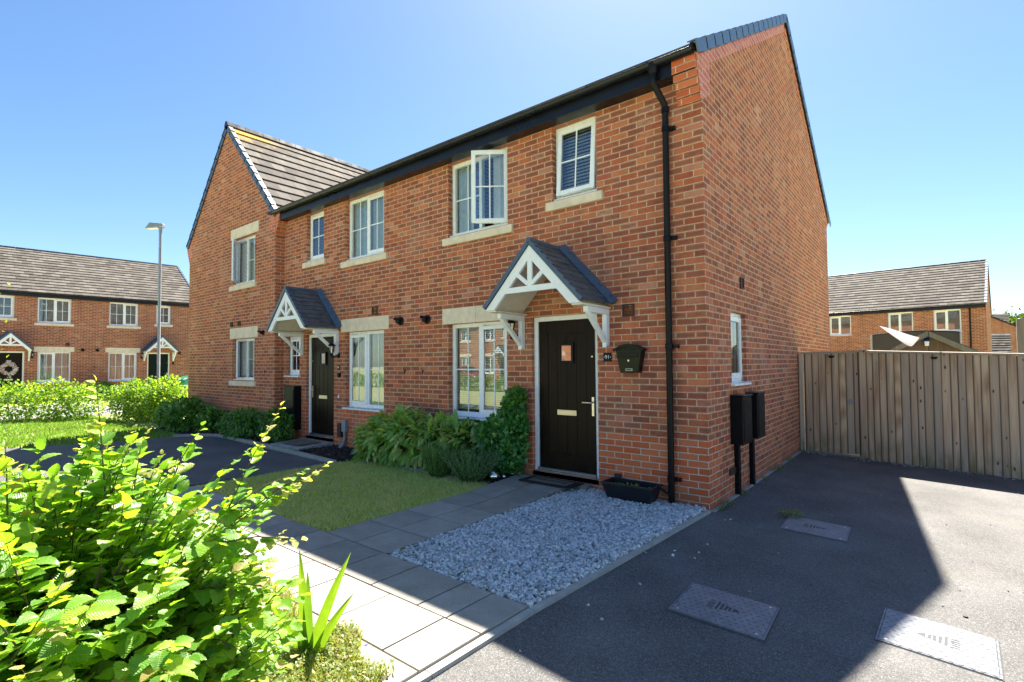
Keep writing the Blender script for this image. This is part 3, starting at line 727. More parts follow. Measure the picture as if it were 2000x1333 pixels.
# ================================================================= the terrace in front
offA = (-2.42, 4.4, 0)
HA = empty('brick_house', offA, 'red brick end house numbered 91, its plain side wall along the asphalt drive', 'house', 'houses of the near terrace')
Tid = lambda a, b: (a, b)
GW = (.885, 1.535, 1.35, 2.235)
terrace_house(HA, offA, Tid, -4.85, 0., BRICK, gr=True, gops=[GW], opens=((1, 36, 'right'), (0, -4, 'top')), blinds=('half', 'pleated', 'venetian_open'))
XG = Matrix.Rotation(R_(90), 4, 'Z')
window(HA, XG, offA, *GW[:2], GW[2], GW[3], lights=1, sash=0, rec=.06, bars=False, blind='roller')
gutter_run(HA, None, offA, -4.85, -.01, cap0=False); corbel(HA, None, offA, -.262, -.001)
s = MB(); s.box(-.02, .012, EY-.05, -.20, 4.975, 5.02); s.build('gutter_stop', GUT, HA, off=offA)
dp = MB(); R1 = .036
dp.tube([(-.46, -.245, 4.96), (-.46, -.245, 4.80), (-.46, -.24, 4.76), (-.405, -.075, 4.57), (-.40, -.06, 4.53), (-.40, -.06, .04)], R1, 12)
dp.lathe([(.06, .02), (.055, -.06), (.04, -.10)], (-.46, -.245, 4.96), 12)
for z in (4.50, 4.28, 3.02, 1.79, .30): dp.lathe([(R1, -.035), (R1+.008, -.03), (R1+.008, .03), (R1, .035)], (-.40, -.06, z), 12)
for z in (4.28, 3.02, 1.79, .30): dp.box(-.365, -.30, -.05, -.001, z-.02, z+.02)
dpo = dp.build('downpipe', BLACK, HA, off=offA, smooth=True)
vent(HA, None, offA, -.92, 2.24); vent(HA, XG, offA, 1.37, 2.63, .14, .15)
vent(HA, XG, offA, .80, .30, .22, .07)
for x, z in ((-4.52, 2.345),): flue(HA, None, offA, x, z)
hook(HA, None, offA, -4.61, 1.50)
# small corbel at the party line of the two roofs is absent; middle house
offB = (-7.07, 4.4, 0)
HB = empty('brick_house', offB, 'red brick middle house of the near terrace, between number 91 and the gabled house', 'house', 'houses of the near terrace')
Tm = lambda a, b: (a-5.925-.0, b-5.925)
def Tmid(a, b):
    # middle house: its own openings measured from the photo, keyed by the model layout
    key = {(-4.02, -2.80): (-6.885, -5.677), (-2.01, -1.335): (-8.33, -7.655), (-4.03, -2.83): (-6.88, -5.676), (-2.385, -1.355): (-8.31, -7.27), (-4.155, -2.70): (-7.01, -5.53), (-.745, -.185): (-9.15, -8.59)}
    return key[(a, b)]
terrace_house(HB, offB, Tmid, -9.29, -4.85, BRICK, blinds=('curtain', None, 'curtain'), small_down=True, handle='left', mirror=True)
gutter_run(HB, None, offB, -9.27, -4.852, cap0=False, cap1=False)
s = MB(); s.box(-9.46, -9.27, -.30, -.20, 4.955, 5.0); s.build('gutter_end', GUT, HB, off=offB)
vent(HB, None, offB, -5.93, 2.59)
flue(HB, None, offB, -5.20, 2.355); hook(HB, None, offB, -5.07, 1.50)

# gable-fronted house
offC = (-11.76, 4.4, 0); XA, XB, XP = -14.23, -9.29, -11.80; YW = -.2
HC = empty('brick_house', offC, 'red brick gable-fronted house with yellow lichen on its roof, far end of terrace', 'house', 'houses of the near terrace')
U1 = (-11.44, -10.24, 3.57, 4.70); U2 = (-11.40, -10.24, 1.26, 2.25)
m = MB(); wall_faces(m, XA, XB, -.7, 5.0, [U1, U2], y=YW)
m.face([(XA, YW, 5.0), (XB, YW, 5.0), (XP, YW, 7.66)])
m.face([(XB, YW, -.7), (XB, 0, -.7), (XB, 0, 5.0), (XB, YW, 5.0)], uv=[(.1, -.7), (.3, -.7), (.3, 5.0), (.1, 5.0)])
m.face([(XA, YW, -.7), (XA, YW, 5.0), (XA, D, 5.0), (XA, D, -.7)])
m.face([(XA, D, -.7), (XA, D, 5.0), (XP, D, 7.66), (XB, D, 5.0), (XB, D, -.7)])
m.face([(XB, 0, 0), (XB, D, 0), (XB, D, 5.0), (XB, 0, 5.0)])
m.build('wall', BRICK, HC, off=offC)
XW = Matrix.Translation((0, YW, 0))
window(HC, XW, offC, *U1, sill='stone', lintel=(-11.53, -10.06, 4.71, 4.96), blind='venetian', openx=(0, -35, 'left'), sash=0)
window(HC, XW, offC, *U2, sill='stone', lintel=(-11.53, -10.06, 2.262, 2.52), blind='venetian', openx=(0, -24, 'left'), sash=0)
hwx = 2.56; Lw = math.hypot(hwx, 2.74)
rm = MB()
for sg in (1, -1):
    S = Vector((-sg*hwx/Lw, 0, 2.74/Lw)); N = Vector((sg*2.74/Lw, 0, hwx/Lw)); a = Vector((XP+sg*hwx, YW-.05, 4.97)); b = Vector((XP+sg*hwx, D+.2, 4.97))
    if sg > 0: roof_slope(rm, a, b, S, (N, Lw), .03, .35)
    else: roof_slope(rm, b, a, S, (N, Lw), .03, .35)
rm.build('roof', TILEL, HC, off=offC)
r = MB(); y = YW-.05
while y < D: r.prism([(XP-.11, 7.66), (XP-.06, 7.77), (XP, 7.80), (XP+.06, 7.77), (XP+.11, 7.66)], y, y+.44, 'y'); y += .45
r.build('ridge_tiles', GUT, HC, off=offC)
for sg in (1, -1):
    S = Vector((-sg*hwx/Lw, 0, 2.74/Lw)); N = Vector((sg*2.74/Lw, 0, hwx/Lw))
    verge(HC, None, offC, Vector((XP+sg*hwx, YW+.02, 4.96)), S, N, Vector((0, -1, 0)), Lw, 12)
    s = MB(); xe = XB if sg > 0 else XA
    for i in range(5): s.box(xe, xe+sg*.035*(i+1), YW-.001*(i % 2)-.002, -.002, 4.5+.075*i, 4.572+.075*i)
    s.box(xe, xe+sg*.18, YW-.003, -.002, 4.876, 4.95)
    s.prism([(xe, 4.5), (xe, 4.96), (xe-sg*.22, 4.96+.2), (xe-sg*.22, 4.66)], YW-.007, YW-.0005, 'y')
    co = s.build('brick_corbel', ENG, HC, off=offC, merge=True)
    bm = bmesh.new(); bm.from_mesh(co.data); bmesh.ops.recalc_face_normals(bm, faces=bm.faces); bm.to_mesh(co.data); bm.free()
for x in (-11.45, -11.03): vent(HC, XW, offC, x, 2.62, .12, .12)
flue(HC, XW, offC, -9.80, 2.35, .045); hook(HC, XW, offC, -9.66, 1.48)

# ================================================================= wall-mounted things
def lantern(x, z, label, xf=None, mtx=Matrix.Identity(4)):
    """z: height of wall plate centre; lantern stands out 0.16 from wall, upright"""
    e = empty('wall_lantern', mtx@Vector((x, -.0, z)), label, 'wall lantern', 'black wall lanterns beside the front doors', rz=mtx.to_euler().z)
    y = -.16; s = MB()
    s.lathe([(0, -.03), (.035, -.03), (.05, -.012), (.05, 0)], (0, 0, 0), 14, 'y'); s.tube([(0, -.02, 0), (0, -.08, -.02), (0, -.13, -.03), (0, y, 0)], .011, 8)
    s.build('wall_bracket', BLACK, e, smooth=True)
    s = MB(); s.lathe([(0, -.07), (.012, -.055), (.01, -.03), (.028, -.01), (.033, .01)], (0, y, .03), 8)
    for k in range(6):
        a = 2*math.pi*k/6; s.bar((.030*math.cos(a), y+.030*math.sin(a), .04), (.055*math.cos(a), y+.055*math.sin(a), .185), .008, .008)
    s.lathe([(.078, .185), (.075, .195), (.045, .225), (.03, .245), (.01, .25), (.012, .27), (.006, .29), (0, .30)], (0, y, 0), 12); s.lathe([(0, .185), (.078, .185)], (0, y, 0), 12)
    s.build('lantern_frame', BLACK, e, smooth=True)
    s = MB(); s.lathe([(.027, .04), (.050, .184)], (0, y, 0), 6); s.build('lantern_glass', GLASS, e)
    s = MB(); s.lathe([(0, .045), (.012, .05), (.02, .09), (.014, .13), (0, .14)], (0, y, 0), 10); s.build('bulb', CURT, e, smooth=True)
    return e
lantern(-2.62, 1.98, 'black wall lantern beside the front door of number 91, half hidden by the porch bracket')
lantern(-7.10, 1.79, 'black wall lantern on the brickwork just right of the middle house door')
def plaque(x, z, s_, label, w_=.11):
    e = empty('house_number_plaque', (x, 0, z), label, 'number plaque')
    b = MB(); b.box(-w_/2, w_/2, -.012, -.001, -w_/2, w_/2); b.build('plate', BLACK, e, bevel=.002)
    text_mesh('house_number', s_, .065, WHITE, e, Matrix.Translation((0, -.0135, 0))@FRONT)
    if w_ > .1:
        b = MB()
        for sx in (-.042, .042): b.lathe([(0, -.0145), (.005, -.014), (.005, -.012)], (sx, 0, 0), 8, 'y')
        b.build('dots', WHITE, e)
    return e
plaque(-1.21, 1.68, '91', 'small black square plaque reading 91 between the door and the letterbox')
plaque(-7.10, 1.56, '89', 'small black number plaque right of the middle house door', .10)
# letterbox
e = empty('wall_letterbox', (-.875, 0, 1.49), 'dark green metal letterbox with curved lid on the brickwork right of the door', 'letterbox')
b = MB(); w0, w1 = .115, .165; GREEN = plain('letterbox_green', (.005, .010, .007), .35, .1, spec=.2)
b.hexa([(-w0, -.10, 0), (w0, -.10, 0), (w0, -.002, 0), (-w0, -.002, 0)], [(-w1, -.12, .27), (w1, -.12, .27), (w1, -.002, .27), (-w1, -.002, .27)])
b.build('box_body', GREEN, e, bevel=.004)
b = MB(); n = 12
for i in range(n):
    a, c = [(-.19+.38*k/n, .265+.065*(1-((2*k/n-1)**2))) for k in (i, i+1)]
    b.hexa([(a[0], -.145, a[1]), (c[0], -.145, c[1]), (c[0], -.002, c[1]), (a[0], -.002, a[1])], [(a[0], -.145, a[1]+.008), (c[0], -.145, c[1]+.008), (c[0], -.002, c[1]+.008), (a[0], -.002, a[1]+.008)])
    b.lathe([(0, -.006), (.016, -.004), (.016, .004), (0, .006)], ((a[0]+c[0])/2, -.145, (a[1]+c[1])/2-.004), 10, 'y')
b.prism([(-.165, .27)]+[(-.165+.33*k/8, .27+.055*(1-((2*k/8-1)**2))) for k in range(1, 8)]+[(.165, .27)], -.118, -.004, 'y')
b.build('curved_lid', GREEN, e)
b = MB(); b.box(-.135, .13, -.126, -.119, .185, .19); b.box(-.135, .13, -.122, -.1175, .19, .245); b.build('letter_flap', GREEN, e, bevel=.002)
b = MB(); b.lathe([(0, -.008), (.012, -.007), (.012, .0)], (0, -.113, .145), 12, 'y'); b.build('lock', METAL, e, smooth=True)
b = MB(); b.box(-.045, .045, -.1085, -.1035, .022, .052); b.build('name_plate', plain('pale_nameplate', (.34, .42, .30), .4), e, bevel=.001)
b = MB(); b.box(-.034, .034, -.1095, -.109, .03, .044); b.build('name_slot', DARKV, e)
# meter boxes on the side wall (world x>0)
def meter(y0, y1, z0, z1, zg, label):
    e = empty('meter_box', (0, (y0+y1)/2, z0), label, 'meter box', 'pair of black meter boxes'); o = (0, (y0+y1)/2, z0)
    b = MB(); b.box(.001, .15, y0, y1, z0, z1); b.box(.001, .165, y0-.01, y1+.01, z1, z1+.022); b.build('box_body', BLACK, e, off=o, bevel=.008)
    b = MB(); b.box(.151, .158, y0+.03, y1-.02, z0+.03, z1-.03); b.build('box_door', BLACK, e, off=o, bevel=.004)
    b = MB(); b.box(.001, .055, (y0+y1)/2-.05, (y0+y1)/2+.03, zg, z0-.001); b.build('cable_duct', BLACK, e, off=o, bevel=.005)
meter(.78, 1.16, .62, 1.19, -.01, 'nearer of two black meter boxes on the side wall, closest to the brick corner')
meter(1.44, 1.80, .62, 1.19, -.01, 'further of two black meter boxes on the side wall, closer to the wooden gate')
# middle house bits
e = empty('meter_box', (-8.70, 0, .5), 'tall black meter box on the front wall left of the middle house door', 'meter box'); o = (-8.70, 0, .5)
b = MB(); b.box(-8.93, -8.50, -.17, -.001, .25, 1.17); b.build('box_body', BLACK, e, off=o, bevel=.012)
b = MB(); b.box(-8.91, -8.52, -.178, -.171, .3, 1.1); b.build('box_door', BLACK, e, off=o, bevel=.003)
e = empty('cable_entry_box', (-6.83, 0, .55), 'small grey cable box with curved duct at the foot of the middle house wall', 'utility box'); o = (-6.83, 0, .55)
b = MB(); b.box(-6.90, -6.77, -.07, -.001, .33, .56); b.build('box_body', GREYB, e, off=o, bevel=.006)
b = MB(); b.tube([(-6.835, -.035, .33), (-6.835, -.035, .18), (-6.85, -.06, .10), (-6.88, -.12, 0)], [.03, .03, .035, .05], 10); b.build('duct', GREYB, e, off=o, smooth=True)
b = MB(); b.box(-7.05, -6.93, -.07, -.001, .22, .48); tag(b.build('outdoor_tap_cover', DARKV, off=(0, 0, 0), bevel=.006), 'dark brown plastic box low on the wall beside the grey cable box', 'utility box')
b = MB(); b.lathe([(.035, 0), (.035, -.05), (0, -.055)], (-7.06, 0, 1.40), 12, 'y'); b.box(-7.095, -7.025, -.05, -.001, 1.40, 1.45); tag(b.build('door_camera', BLACK, smooth=True), 'small black sensor on the wall below the middle house plaque', 'sensor')
b = MB(); b.box(-7.11, -7.075, -.018, -.001, .96, 1.02); tag(b.build('doorbell', WHITE, bevel=.004), 'small white doorbell push right of the middle house door', 'doorbell')
b = MB(); b.hexa([(-6.03, -.42, .02), (-5.3, -.42, .02), (-5.3, -.05, .02), (-6.03, -.05, .02)], [(-5.86, -.30, .52), (-5.40, -.30, .52), (-5.40, -.05, .60), (-5.80, -.05, .60)])
tag(b.build('compost_bin', plain('dark_navy_plastic', (.012, .018, .035), .4), bevel=.01), 'dark navy tapered plastic bin partly behind the broad-leaved shrub', 'bin')

# planter, mats, balls
e = empty('trough_planter', (-.83, -.17, 0), 'black plastic trough planter on the gravel below the letterbox', 'planter'); o = (-.83, -.17, 0)
b = MB(); xa, xb = -1.14, -.52
out = [(xa+.05, -.27, .03), (xb-.05, -.27, .03), (xb-.05, -.10, .03), (xa+.05, -.10, .03)]; top = [(xa, -.32, .21), (xb, -.32, .21), (xb, -.05, .21), (xa, -.05, .21)]
b.face(out[::-1])
for i in range(4): j = (i+1) % 4; b.face([out[i], out[j], top[j], top[i]])
rim = [(xa-.012, -.332, .21), (xb+.012, -.332, .21), (xb+.012, -.038, .21), (xa-.012, -.038, .21)]; rimt = [(p[0], p[1], .225) for p in rim]
ins = [(xa+.012, -.308, .225), (xb-.012, -.308, .225), (xb-.012, -.062, .225), (xa+.012, -.062, .225)]; insb = [(p[0]+(.01 if i in (0, 3) else -.01), p[1], .17) for i, p in enumerate(ins)]
for A, B in ((rim, rimt),):
    for i in range(4): j = (i+1) % 4; b.face([A[i], A[j], B[j], B[i]]); b.face([top[i], top[j], rim[j], rim[i]][::-1])
for i in range(4): j = (i+1) % 4; b.face([rimt[i], rimt[j], ins[j], ins[i]]); b.face([ins[i], ins[j], insb[j], insb[i]])
b.box(xa+.02, xa+.10, -.04, -.012, .21, .27); b.build('trough', plain('trough_plastic', (.010, .014, .020), .4), e, off=o)
b = MB(); b.face(insb); b.build('soil', soil_mat('potting_soil', (.01, .008, .006), (.05, .04, .03)), e, off=o)
b = MB(); b.bar((-.53, -.16, .23), (-.41, -.09, .13), .03, .025); b.build('overflow_spout', BLACK, e, off=o)
MATRUB = plain('mat_rubber', (.012, .014, .018), .6); COIR = soil_mat('coir', (.13, .10, .075), (.27, .22, .17), 120)
e = empty('doormat', (-1.93, -.15, .085), 'black rubber doormat with beige centre reading WELCOME before number 91', 'doormat')
b = MB(); b.box(-.40, .40, -.24, .10, 0, .012); b.build('mat_border', MATRUB, e, bevel=.003)
b = MB(); b.box(-.29, .29, -.17, .03, .0125, .018); b.build('mat_centre', COIR, e)
text_mesh('mat_lettering', 'WELCOME', .105, MATRUB, e, Matrix.Translation((0, -.07, .0186)))
b = MB(); b.box(-8.1, -7.45, -.62, -.16, .087, .099); tag(b.build('doormat', COIR, bevel=.003), 'plain brown coir doormat before the middle house door', 'doormat')
MIRR = plain('mirror_steel', (.8, .78, .76), .06, .01, metal=1.)
for x, y, r_, lab in ((-2.72, -.42, .078, 'largest of three mirrored steel garden balls beside the path'), (-2.70, -.24, .042, 'smallest of three mirrored steel garden balls, in the middle'), (-2.68, -.06, .060, 'mirrored steel garden ball nearest the ivy and doorstep')):
    b = MB(); n = 14; b.lathe([(r_*math.sin(math.pi*i/n), -r_*math.cos(math.pi*i/n)) for i in range(n+1)], (0, 0, 0), 24)
    o_ = b.build('mirror_ball', MIRR, smooth=True); o_.location = (x, y, r_+.015); tag(o_, lab, 'garden ball', 'mirrored garden balls')
# ================================================================= the ground
GRASSB = soil_mat('lawn_earth', (.28, .32, .12), (.46, .46, .22), 18)
m = MB(); xs = [-300, 0, 13.3, 300]; ys = [-300, 9, 16, 300]
def gh(x, y): return -.6 if (x > 5 or y >= 16) and not (y < 10 and x < 13) and y > 10 else (-.014+gz(x))
Z = {(x, y): (-.62 if y >= 16 and x > -15 else -.016+gz(x)) for x in [-300, -14, 0, 13.3, 300] for y in ys}
xs = [-300, -14, 0, 13.3, 300]
for i in range(4):
    for j in range(3):
        a, b, c, d = xs[i], xs[i+1], ys[j], ys[j+1]
        zz = [Z[(a, c)], Z[(b, c)], Z[(b, d)], Z[(a, d)]]
        if xs[i] < -13: zz = [-.016]*4 if i == 0 else [Z[(a, c)], Z[(b, c)], Z[(b, d)], Z[(a, d)]]
        if xs[i] == -14 and j == 2: zz = [-.016, -.62, -.62, -.016]
        if xs[i] == -14 and j == 1: zz = [-.016, -.016, -.62, -.016]
        m.face([(a, c, zz[0]), (b, c, zz[1]), (b, d, zz[2]), (a, d, zz[3])])
tag(m.build('ground', GRASSB), kind='structure')
def sheet(name, pts, mat, z=None, kind='structure'):
    m = MB(); m.face([(p[0], p[1], (p[2] if len(p) > 2 else z)) for p in pts]); return tag(m.build(name, mat), kind=kind)
g_ = lambda x, y, d=-.002: (x, y, gz(x)+d)
sheet('driveway', [g_(-.22, -9.0), g_(8, -9.0), g_(8, 4.97), g_(.0, 4.97), g_(0, -.0), g_(-.12, -2)], ASPH)
sheet('neighbour_driveway', [(-6.0, -3.9), (-5.72, -1.0), (-10.75, -.80), (-11.25, -1.05), (-11.55, -1.55), (-11.6, -2.4), (-13.1, -5.6), (-14.5, -9.0), (-6.5, -9.0)], asphalt_mat('neighbour_asphalt', False), .0)
sheet('road', [(-60, -16), (60, -16, gz(60)*0-.3), (60, -9.05, -.3), (8, -9.05, -.3), (-.2, -9.05, -.005), (-60, -9.05, 0)], ASPH2, .0)
sheet('road', [(-27.5, -9), (-20.3, -9), (-18.9, 2.5), (-17.5, 14), (-17, 60), (-25, 60), (-25.5, 10)], ASPH2, .0)
# edging strips
def strip(name, pts, w_, h, mat, z0=-.02):
    m = MB()
    for i in range(len(pts)-1):
        a = Vector((*pts[i], 0)); b = Vector((*pts[i+1], 0)); d = (b-a).normalized(); L = (b-a).length; k = max(1, round(L/.91)); nrm = Vector((-d.y, d.x, 0))*w_/2
        for q in range(k):
            p0 = a+d*(L*q/k); p1 = a+d*(L*(q+1)/k-.006)
            m.hexa([p0-nrm+Vector((0, 0, z0)), p1-nrm+Vector((0, 0, z0)), p1+nrm+Vector((0, 0, z0)), p0+nrm+Vector((0, 0, z0))][::1], [p0-nrm+Vector((0, 0, h)), p1-nrm+Vector((0, 0, h)), p1+nrm+Vector((0, 0, h)), p0+nrm+Vector((0, 0, h))])
    o = m.build(name, mat, merge=True); bm = bmesh.new(); bm.from_mesh(o.data); bmesh.ops.recalc_face_normals(bm, faces=bm.faces); bm.to_mesh(o.data); bm.free()
    return tag(o, kind='structure')
strip('kerb_edging', [(-.165, -6.5), (-.15, -3.0), (.0, -.03)], .052, .022, CONC)
strip('wall_footing', [(.028, .0), (.028, 4.84)], .05, .004, CONC)
strip('kerb_edging', [(-5.6, -1.02), (-5.72, -.95), (-8.4, -.78), (-10.75, -.735), (-11.15, -.92), (-11.5, -1.42)], .06, .05, CONC)
# paving slabs as individual bevelled pieces
sm = MB()
def slab(x0, x1, y0, y1):
    j = .006; t = random.uniform(-.0015, .0015)
    def zt(x, y): return .038+.050*max(0, min(1, (y+1.15)/1.0))+t
    x0 += j; x1 -= j; y0 += j; y1 -= j
    sm.hexa([(x0, y0, -.01), (x1, y0, -.01), (x1, y1, -.01), (x0, y1, -.01)], [(x0, y0, zt(x0, y0)), (x1, y0, zt(x1, y0)), (x1, y1, zt(x1, y1)), (x0, y1, zt(x0, y1))])
ycol = [-3.0, -2.53, -2.06, -1.58, -1.10, -.62, -.15]
for i in range(6):
    slab(-2.12, -1.66, ycol[i], ycol[i+1]); slab(-2.57, -2.12, ycol[i], ycol[i+1])
slab(-2.12, -1.45, -.15, -.005); slab(-2.57, -2.12, -.15, -.005)
for x0, x1 in ((-.48, -.18), (-.75, -.48), (-1.25, -.75), (-1.70, -1.25), (-2.22, -1.70), (-2.67, -2.22), (-3.15, -2.67), (-3.65, -3.15), (-4.1, -3.65), (-4.6, -4.1), (-5.1, -4.6), (-5.6, -5.1)): slab(x0, x1, -3.45, -3.0)
for x0, x1 in ((-.49, -.18), (-1.02, -.49), (-1.55, -1.02), (-2.0, -1.55), (-2.45, -2.0), (-2.95, -2.45), (-3.4, -2.95), (-3.9, -3.4), (-4.4, -3.9), (-4.9, -4.4), (-5.4, -4.9)): slab(x0, x1, -3.92, -3.45)
for x0, x1 in ((-.79, -.18), (-1.25, -.79), (-1.75, -1.25), (-2.2, -1.75)): slab(x0, x1, -4.4, -3.92)
pth = sm.build('garden_path', SLAB, bevel=.004); tag(pth, kind='structure')
sm = MB()
for a in ((-8.35, -7.25, -.74, -.01),): slab(*a)
tag(sm.build('neighbour_path', CONC, bevel=.004), kind='structure')
BARK = soil_mat('bark_soil', (.012, .009, .008), (.05, .036, .03), 60)
sheet('planting_bed', [(-7.22, -.76), (-5.62, -.90), (-5.62, -.5), (-2.58, -.62), (-2.58, -.001), (-7.22, -.001)], BARK, .012)
sheet('far_planting_bed', [(-14.3, -1.0), (-11.6, -1.25), (-11.1, -.86), (-10.7, -.70), (-8.37, -.74), (-8.37, -.001), (-9.28, -.001), (-9.28, -.21), (-14.3, -.21)], BARK, .010)
sheet('gravel_base', [(-1.655, -2.995), (-.19, -2.995), (-.03, -.005), (-1.655, -.005)], soil_mat('gravel_dust', (.40, .40, .40), (.60, .60, .59), 90), .012)
# ---- scattered pieces
def scatter_rocks(name, n, inside, bb, size, mat, z0, flat=.7, amp=.35, layers=.02):
    X = NP.uniform(bb[0], bb[1], n*2); Y = NP.uniform(bb[2], bb[3], n*2); k = inside(X, Y); X = X[k][:n]; Y = Y[k][:n]; n = len(X)
    base = np.array([(x, y, z) for z in (-1, 1) for y in (-1, 1) for x in (-1, 1)], dtype=float)
    s = NP.uniform(size[0], size[1], (n, 1, 1))*NP.uniform(.6, 1.2, (n, 1, 3)); s[:, :, 2] *= flat
    v = base[None]*(1+NP.uniform(-amp, amp, (n, 8, 3)))*s*.5
    a, b, c = NP.uniform(0, 6.28, n), NP.uniform(-.7, .7, n), NP.uniform(-.7, .7, n)
    ca, sa, cb, sb, cc, sc = np.cos(a), np.sin(a), np.cos(b), np.sin(b), np.cos(c), np.sin(c)
    Rm = np.stack([np.stack([ca*cb, ca*sb*sc-sa*cc, ca*sb*cc+sa*sc], 1), np.stack([sa*cb, sa*sb*sc+ca*cc, sa*sb*cc-ca*sc], 1), np.stack([-sb, cb*sc, cb*cc], 1)], 1)
    v = np.einsum('nij,nkj->nki', Rm, v); v[:, :, 0] += X[:, None]; v[:, :, 1] += Y[:, None]; v[:, :, 2] += z0+NP.uniform(0, layers, (n, 1))
    f = np.array([(0, 2, 3, 1), (4, 5, 7, 6), (0, 1, 5, 4), (2, 6, 7, 3), (0, 4, 6, 2), (1, 3, 7, 5)])
    F = (np.arange(n)[:, None, None]*8+f[None]).reshape(-1, 4)
    return fast(name, v.reshape(-1, 3), F, mat)
GRAV = isl_mat('gravel_stone', [(0, (.34, .34, .34)), (.3, (.60, .60, .60)), (.7, (.80, .80, .79)), (.95, (.92, .91, .89)), (1, (.56, .47, .38))], .75, 60)
edge = lambda y: -.175+.15*(y+3)/3
tag(scatter_rocks('gravel', 23000, lambda X, Y: (X < edge(Y)), (-1.655, 0., -2.99, -.01), (.011, .029), GRAV, .016, .7, .35, .022), 'loose pale grey gravel filling the bed beside the path', 'gravel', kind='stuff')
CHIP = isl_mat('bark_chip', [(0, (.015, .010, .009)), (.5, (.05, .032, .026)), (.85, (.10, .07, .055)), (1, (.20, .17, .15))], .85, 50)
tag(scatter_rocks('bark_mulch', 5200, lambda X, Y: (Y > -.86+.07*(X+7.2)*.3) & ~((X > -5.6) & (Y < -.55)), (-7.2, -2.7, -.86, -.02), (.02, .05), CHIP, .018, .3, .4, .02), 'dark bark chippings covering the bed under the front windows', 'bark mulch', kind='stuff')
tag(scatter_rocks('bark_mulch', 2600, lambda X, Y: Y > -.72-.16*np.clip(-(X+10.7), 0, 1.2), (-12.6, -8.4, -1.0, -.24), (.03, .07), CHIP, .016, .35, .4, .02), 'dark bark chippings below the shrubs at the gabled house', 'bark mulch', kind='stuff')
PEB = isl_mat('white_pebble', [(0, (.35, .35, .34)), (1, (.75, .75, .73))], .6, 60)
tag(scatter_rocks('pebbles', 900, lambda X, Y: Y > -.62, (-5.0, -3.2, -.64, -.38), (.012, .03), PEB, .02), 'small white pebbles along the edge of the bed', 'pebbles', kind='stuff')
# ---- grass
def blades(name, n, inside, bb, h, mat, z0=0., wid=.0035, lean=.5, zf=None, parent=None):
    X = NP.uniform(bb[0], bb[1], int(n*2.2)); Y = NP.uniform(bb[2], bb[3], int(n*2.2)); k = inside(X, Y); X = X[k][:n]; Y = Y[k][:n]; n = len(X)
    H = NP.uniform(h[0], h[1], n); a = NP.uniform(0, 6.283, n); l = NP.uniform(0, lean, n)*H; b = a+NP.uniform(-.8, .8, n); W = NP.uniform(.6, 1.3, n)*wid
    dx, dy = np.cos(a), np.sin(a); px, py = -np.sin(b)*W, np.cos(b)*W
    z = np.full(n, z0) if zf is None else zf(X, Y)
    P0 = np.stack([X-px, Y-py, z], 1); P1 = np.stack([X+px, Y+py, z], 1)
    P2 = np.stack([X+dx*l*.45+px*.8, Y+dy*l*.45+py*.8, z+H*.55], 1); P3 = np.stack([X+dx*l*.45-px*.8, Y+dy*l*.45-py*.8, z+H*.55], 1)
    P4 = np.stack([X+dx*l+px*.15, Y+dy*l+py*.15, z+H], 1); P5 = np.stack([X+dx*l-px*.15, Y+dy*l-py*.15, z+H*.99], 1)
    v = np.stack([P0, P1, P2, P3, P4, P5], 1).reshape(-1, 3); i = np.arange(n)[:, None]*6
    F = np.concatenate([i+np.array([[0, 1, 2, 3]]), i+np.array([[3, 2, 4, 5]])], 0)
    return fast(name, v, F, mat, parent)
GR1 = leaf_mat('lawn_grass', [(.34, .50, .10), (.46, .58, .14), (.60, .62, .24), (.78, .70, .40), (.40, .54, .12)], .3, .6, False, patch=(.62, .62, .28))
GR2 = leaf_mat('far_lawn_grass', [(.10, .22, .03), (.16, .30, .045), (.24, .36, .07)], .3, .6, False)
GR3 = leaf_mat('dry_grass', [(.22, .26, .05), (.34, .34, .10), (.16, .28, .035), (.42, .38, .15)], .35, .6, False)
tag(blades('front_lawn', 62000, lambda X, Y: (X > -5.66) & (Y < -.52+.06*np.sin(X*3)), (-5.66, -2.585, -2.99, -.42), (.018, .05), GR1, .0, .0042, 1.6), 'short pale green lawn between the front path and the neighbouring drive', 'lawn', kind='stuff')
tag(blades('verge_grass', 26000, lambda X, Y: (X < -11.62+.35*np.clip((Y+2.4), -99, 0)*-0.0) & (X < -11.6+(Y+2.4)*.45*(Y < -2.4)) , (-19.5, -11.3, -7.5, -1.2), (.04, .08), GR2, -.01, .012), 'lush green lawn beyond the neighbouring drive, in front of the hedge', 'lawn', kind='stuff')
DAISY = plain('daisy_white', (.8, .8, .75), .6)
n = 260; X = NP.uniform(-19, -11.9, n); Y = NP.uniform(-6, -1.6, n); v = []; F = []
for x, y in zip(X, Y):
    if x > -11.7+(y+2.4)*.45: continue
    b0 = len(v); r_ = .013
    v += [(x+r_*math.cos(t), y+r_*math.sin(t), .08) for t in (0, 1.57, 3.14, 4.71)]; F.append([b0, b0+1, b0+2, b0+3])
tag(fast('daisies', v, F, DAISY), 'tiny white daisies dotted over the far lawn', 'daisies', kind='stuff')
fr_in = lambda X, Y: (Y < -3.93-.10*np.abs(np.sin(X*4.1))-.05*np.sin(X*11)) & (X < -.215-.05*np.sin(Y*9)) | ((X < -1.45) & (Y < -3.9))
tag(blades('bush_side_grass', 24000, fr_in, (-2.6, -.2, -5.2, -3.9), (.03, .085), GR3, .02, .0028, .9, zf=lambda X, Y: .04+0*X), 'dry sunlit grass around the iris by the kerb', 'grass', kind='stuff')
CLOV = leaf_mat('clover_leaf', [(.08, .16, .02), (.16, .25, .035), (.24, .28, .06), (.30, .20, .10)], .4, .5, False)
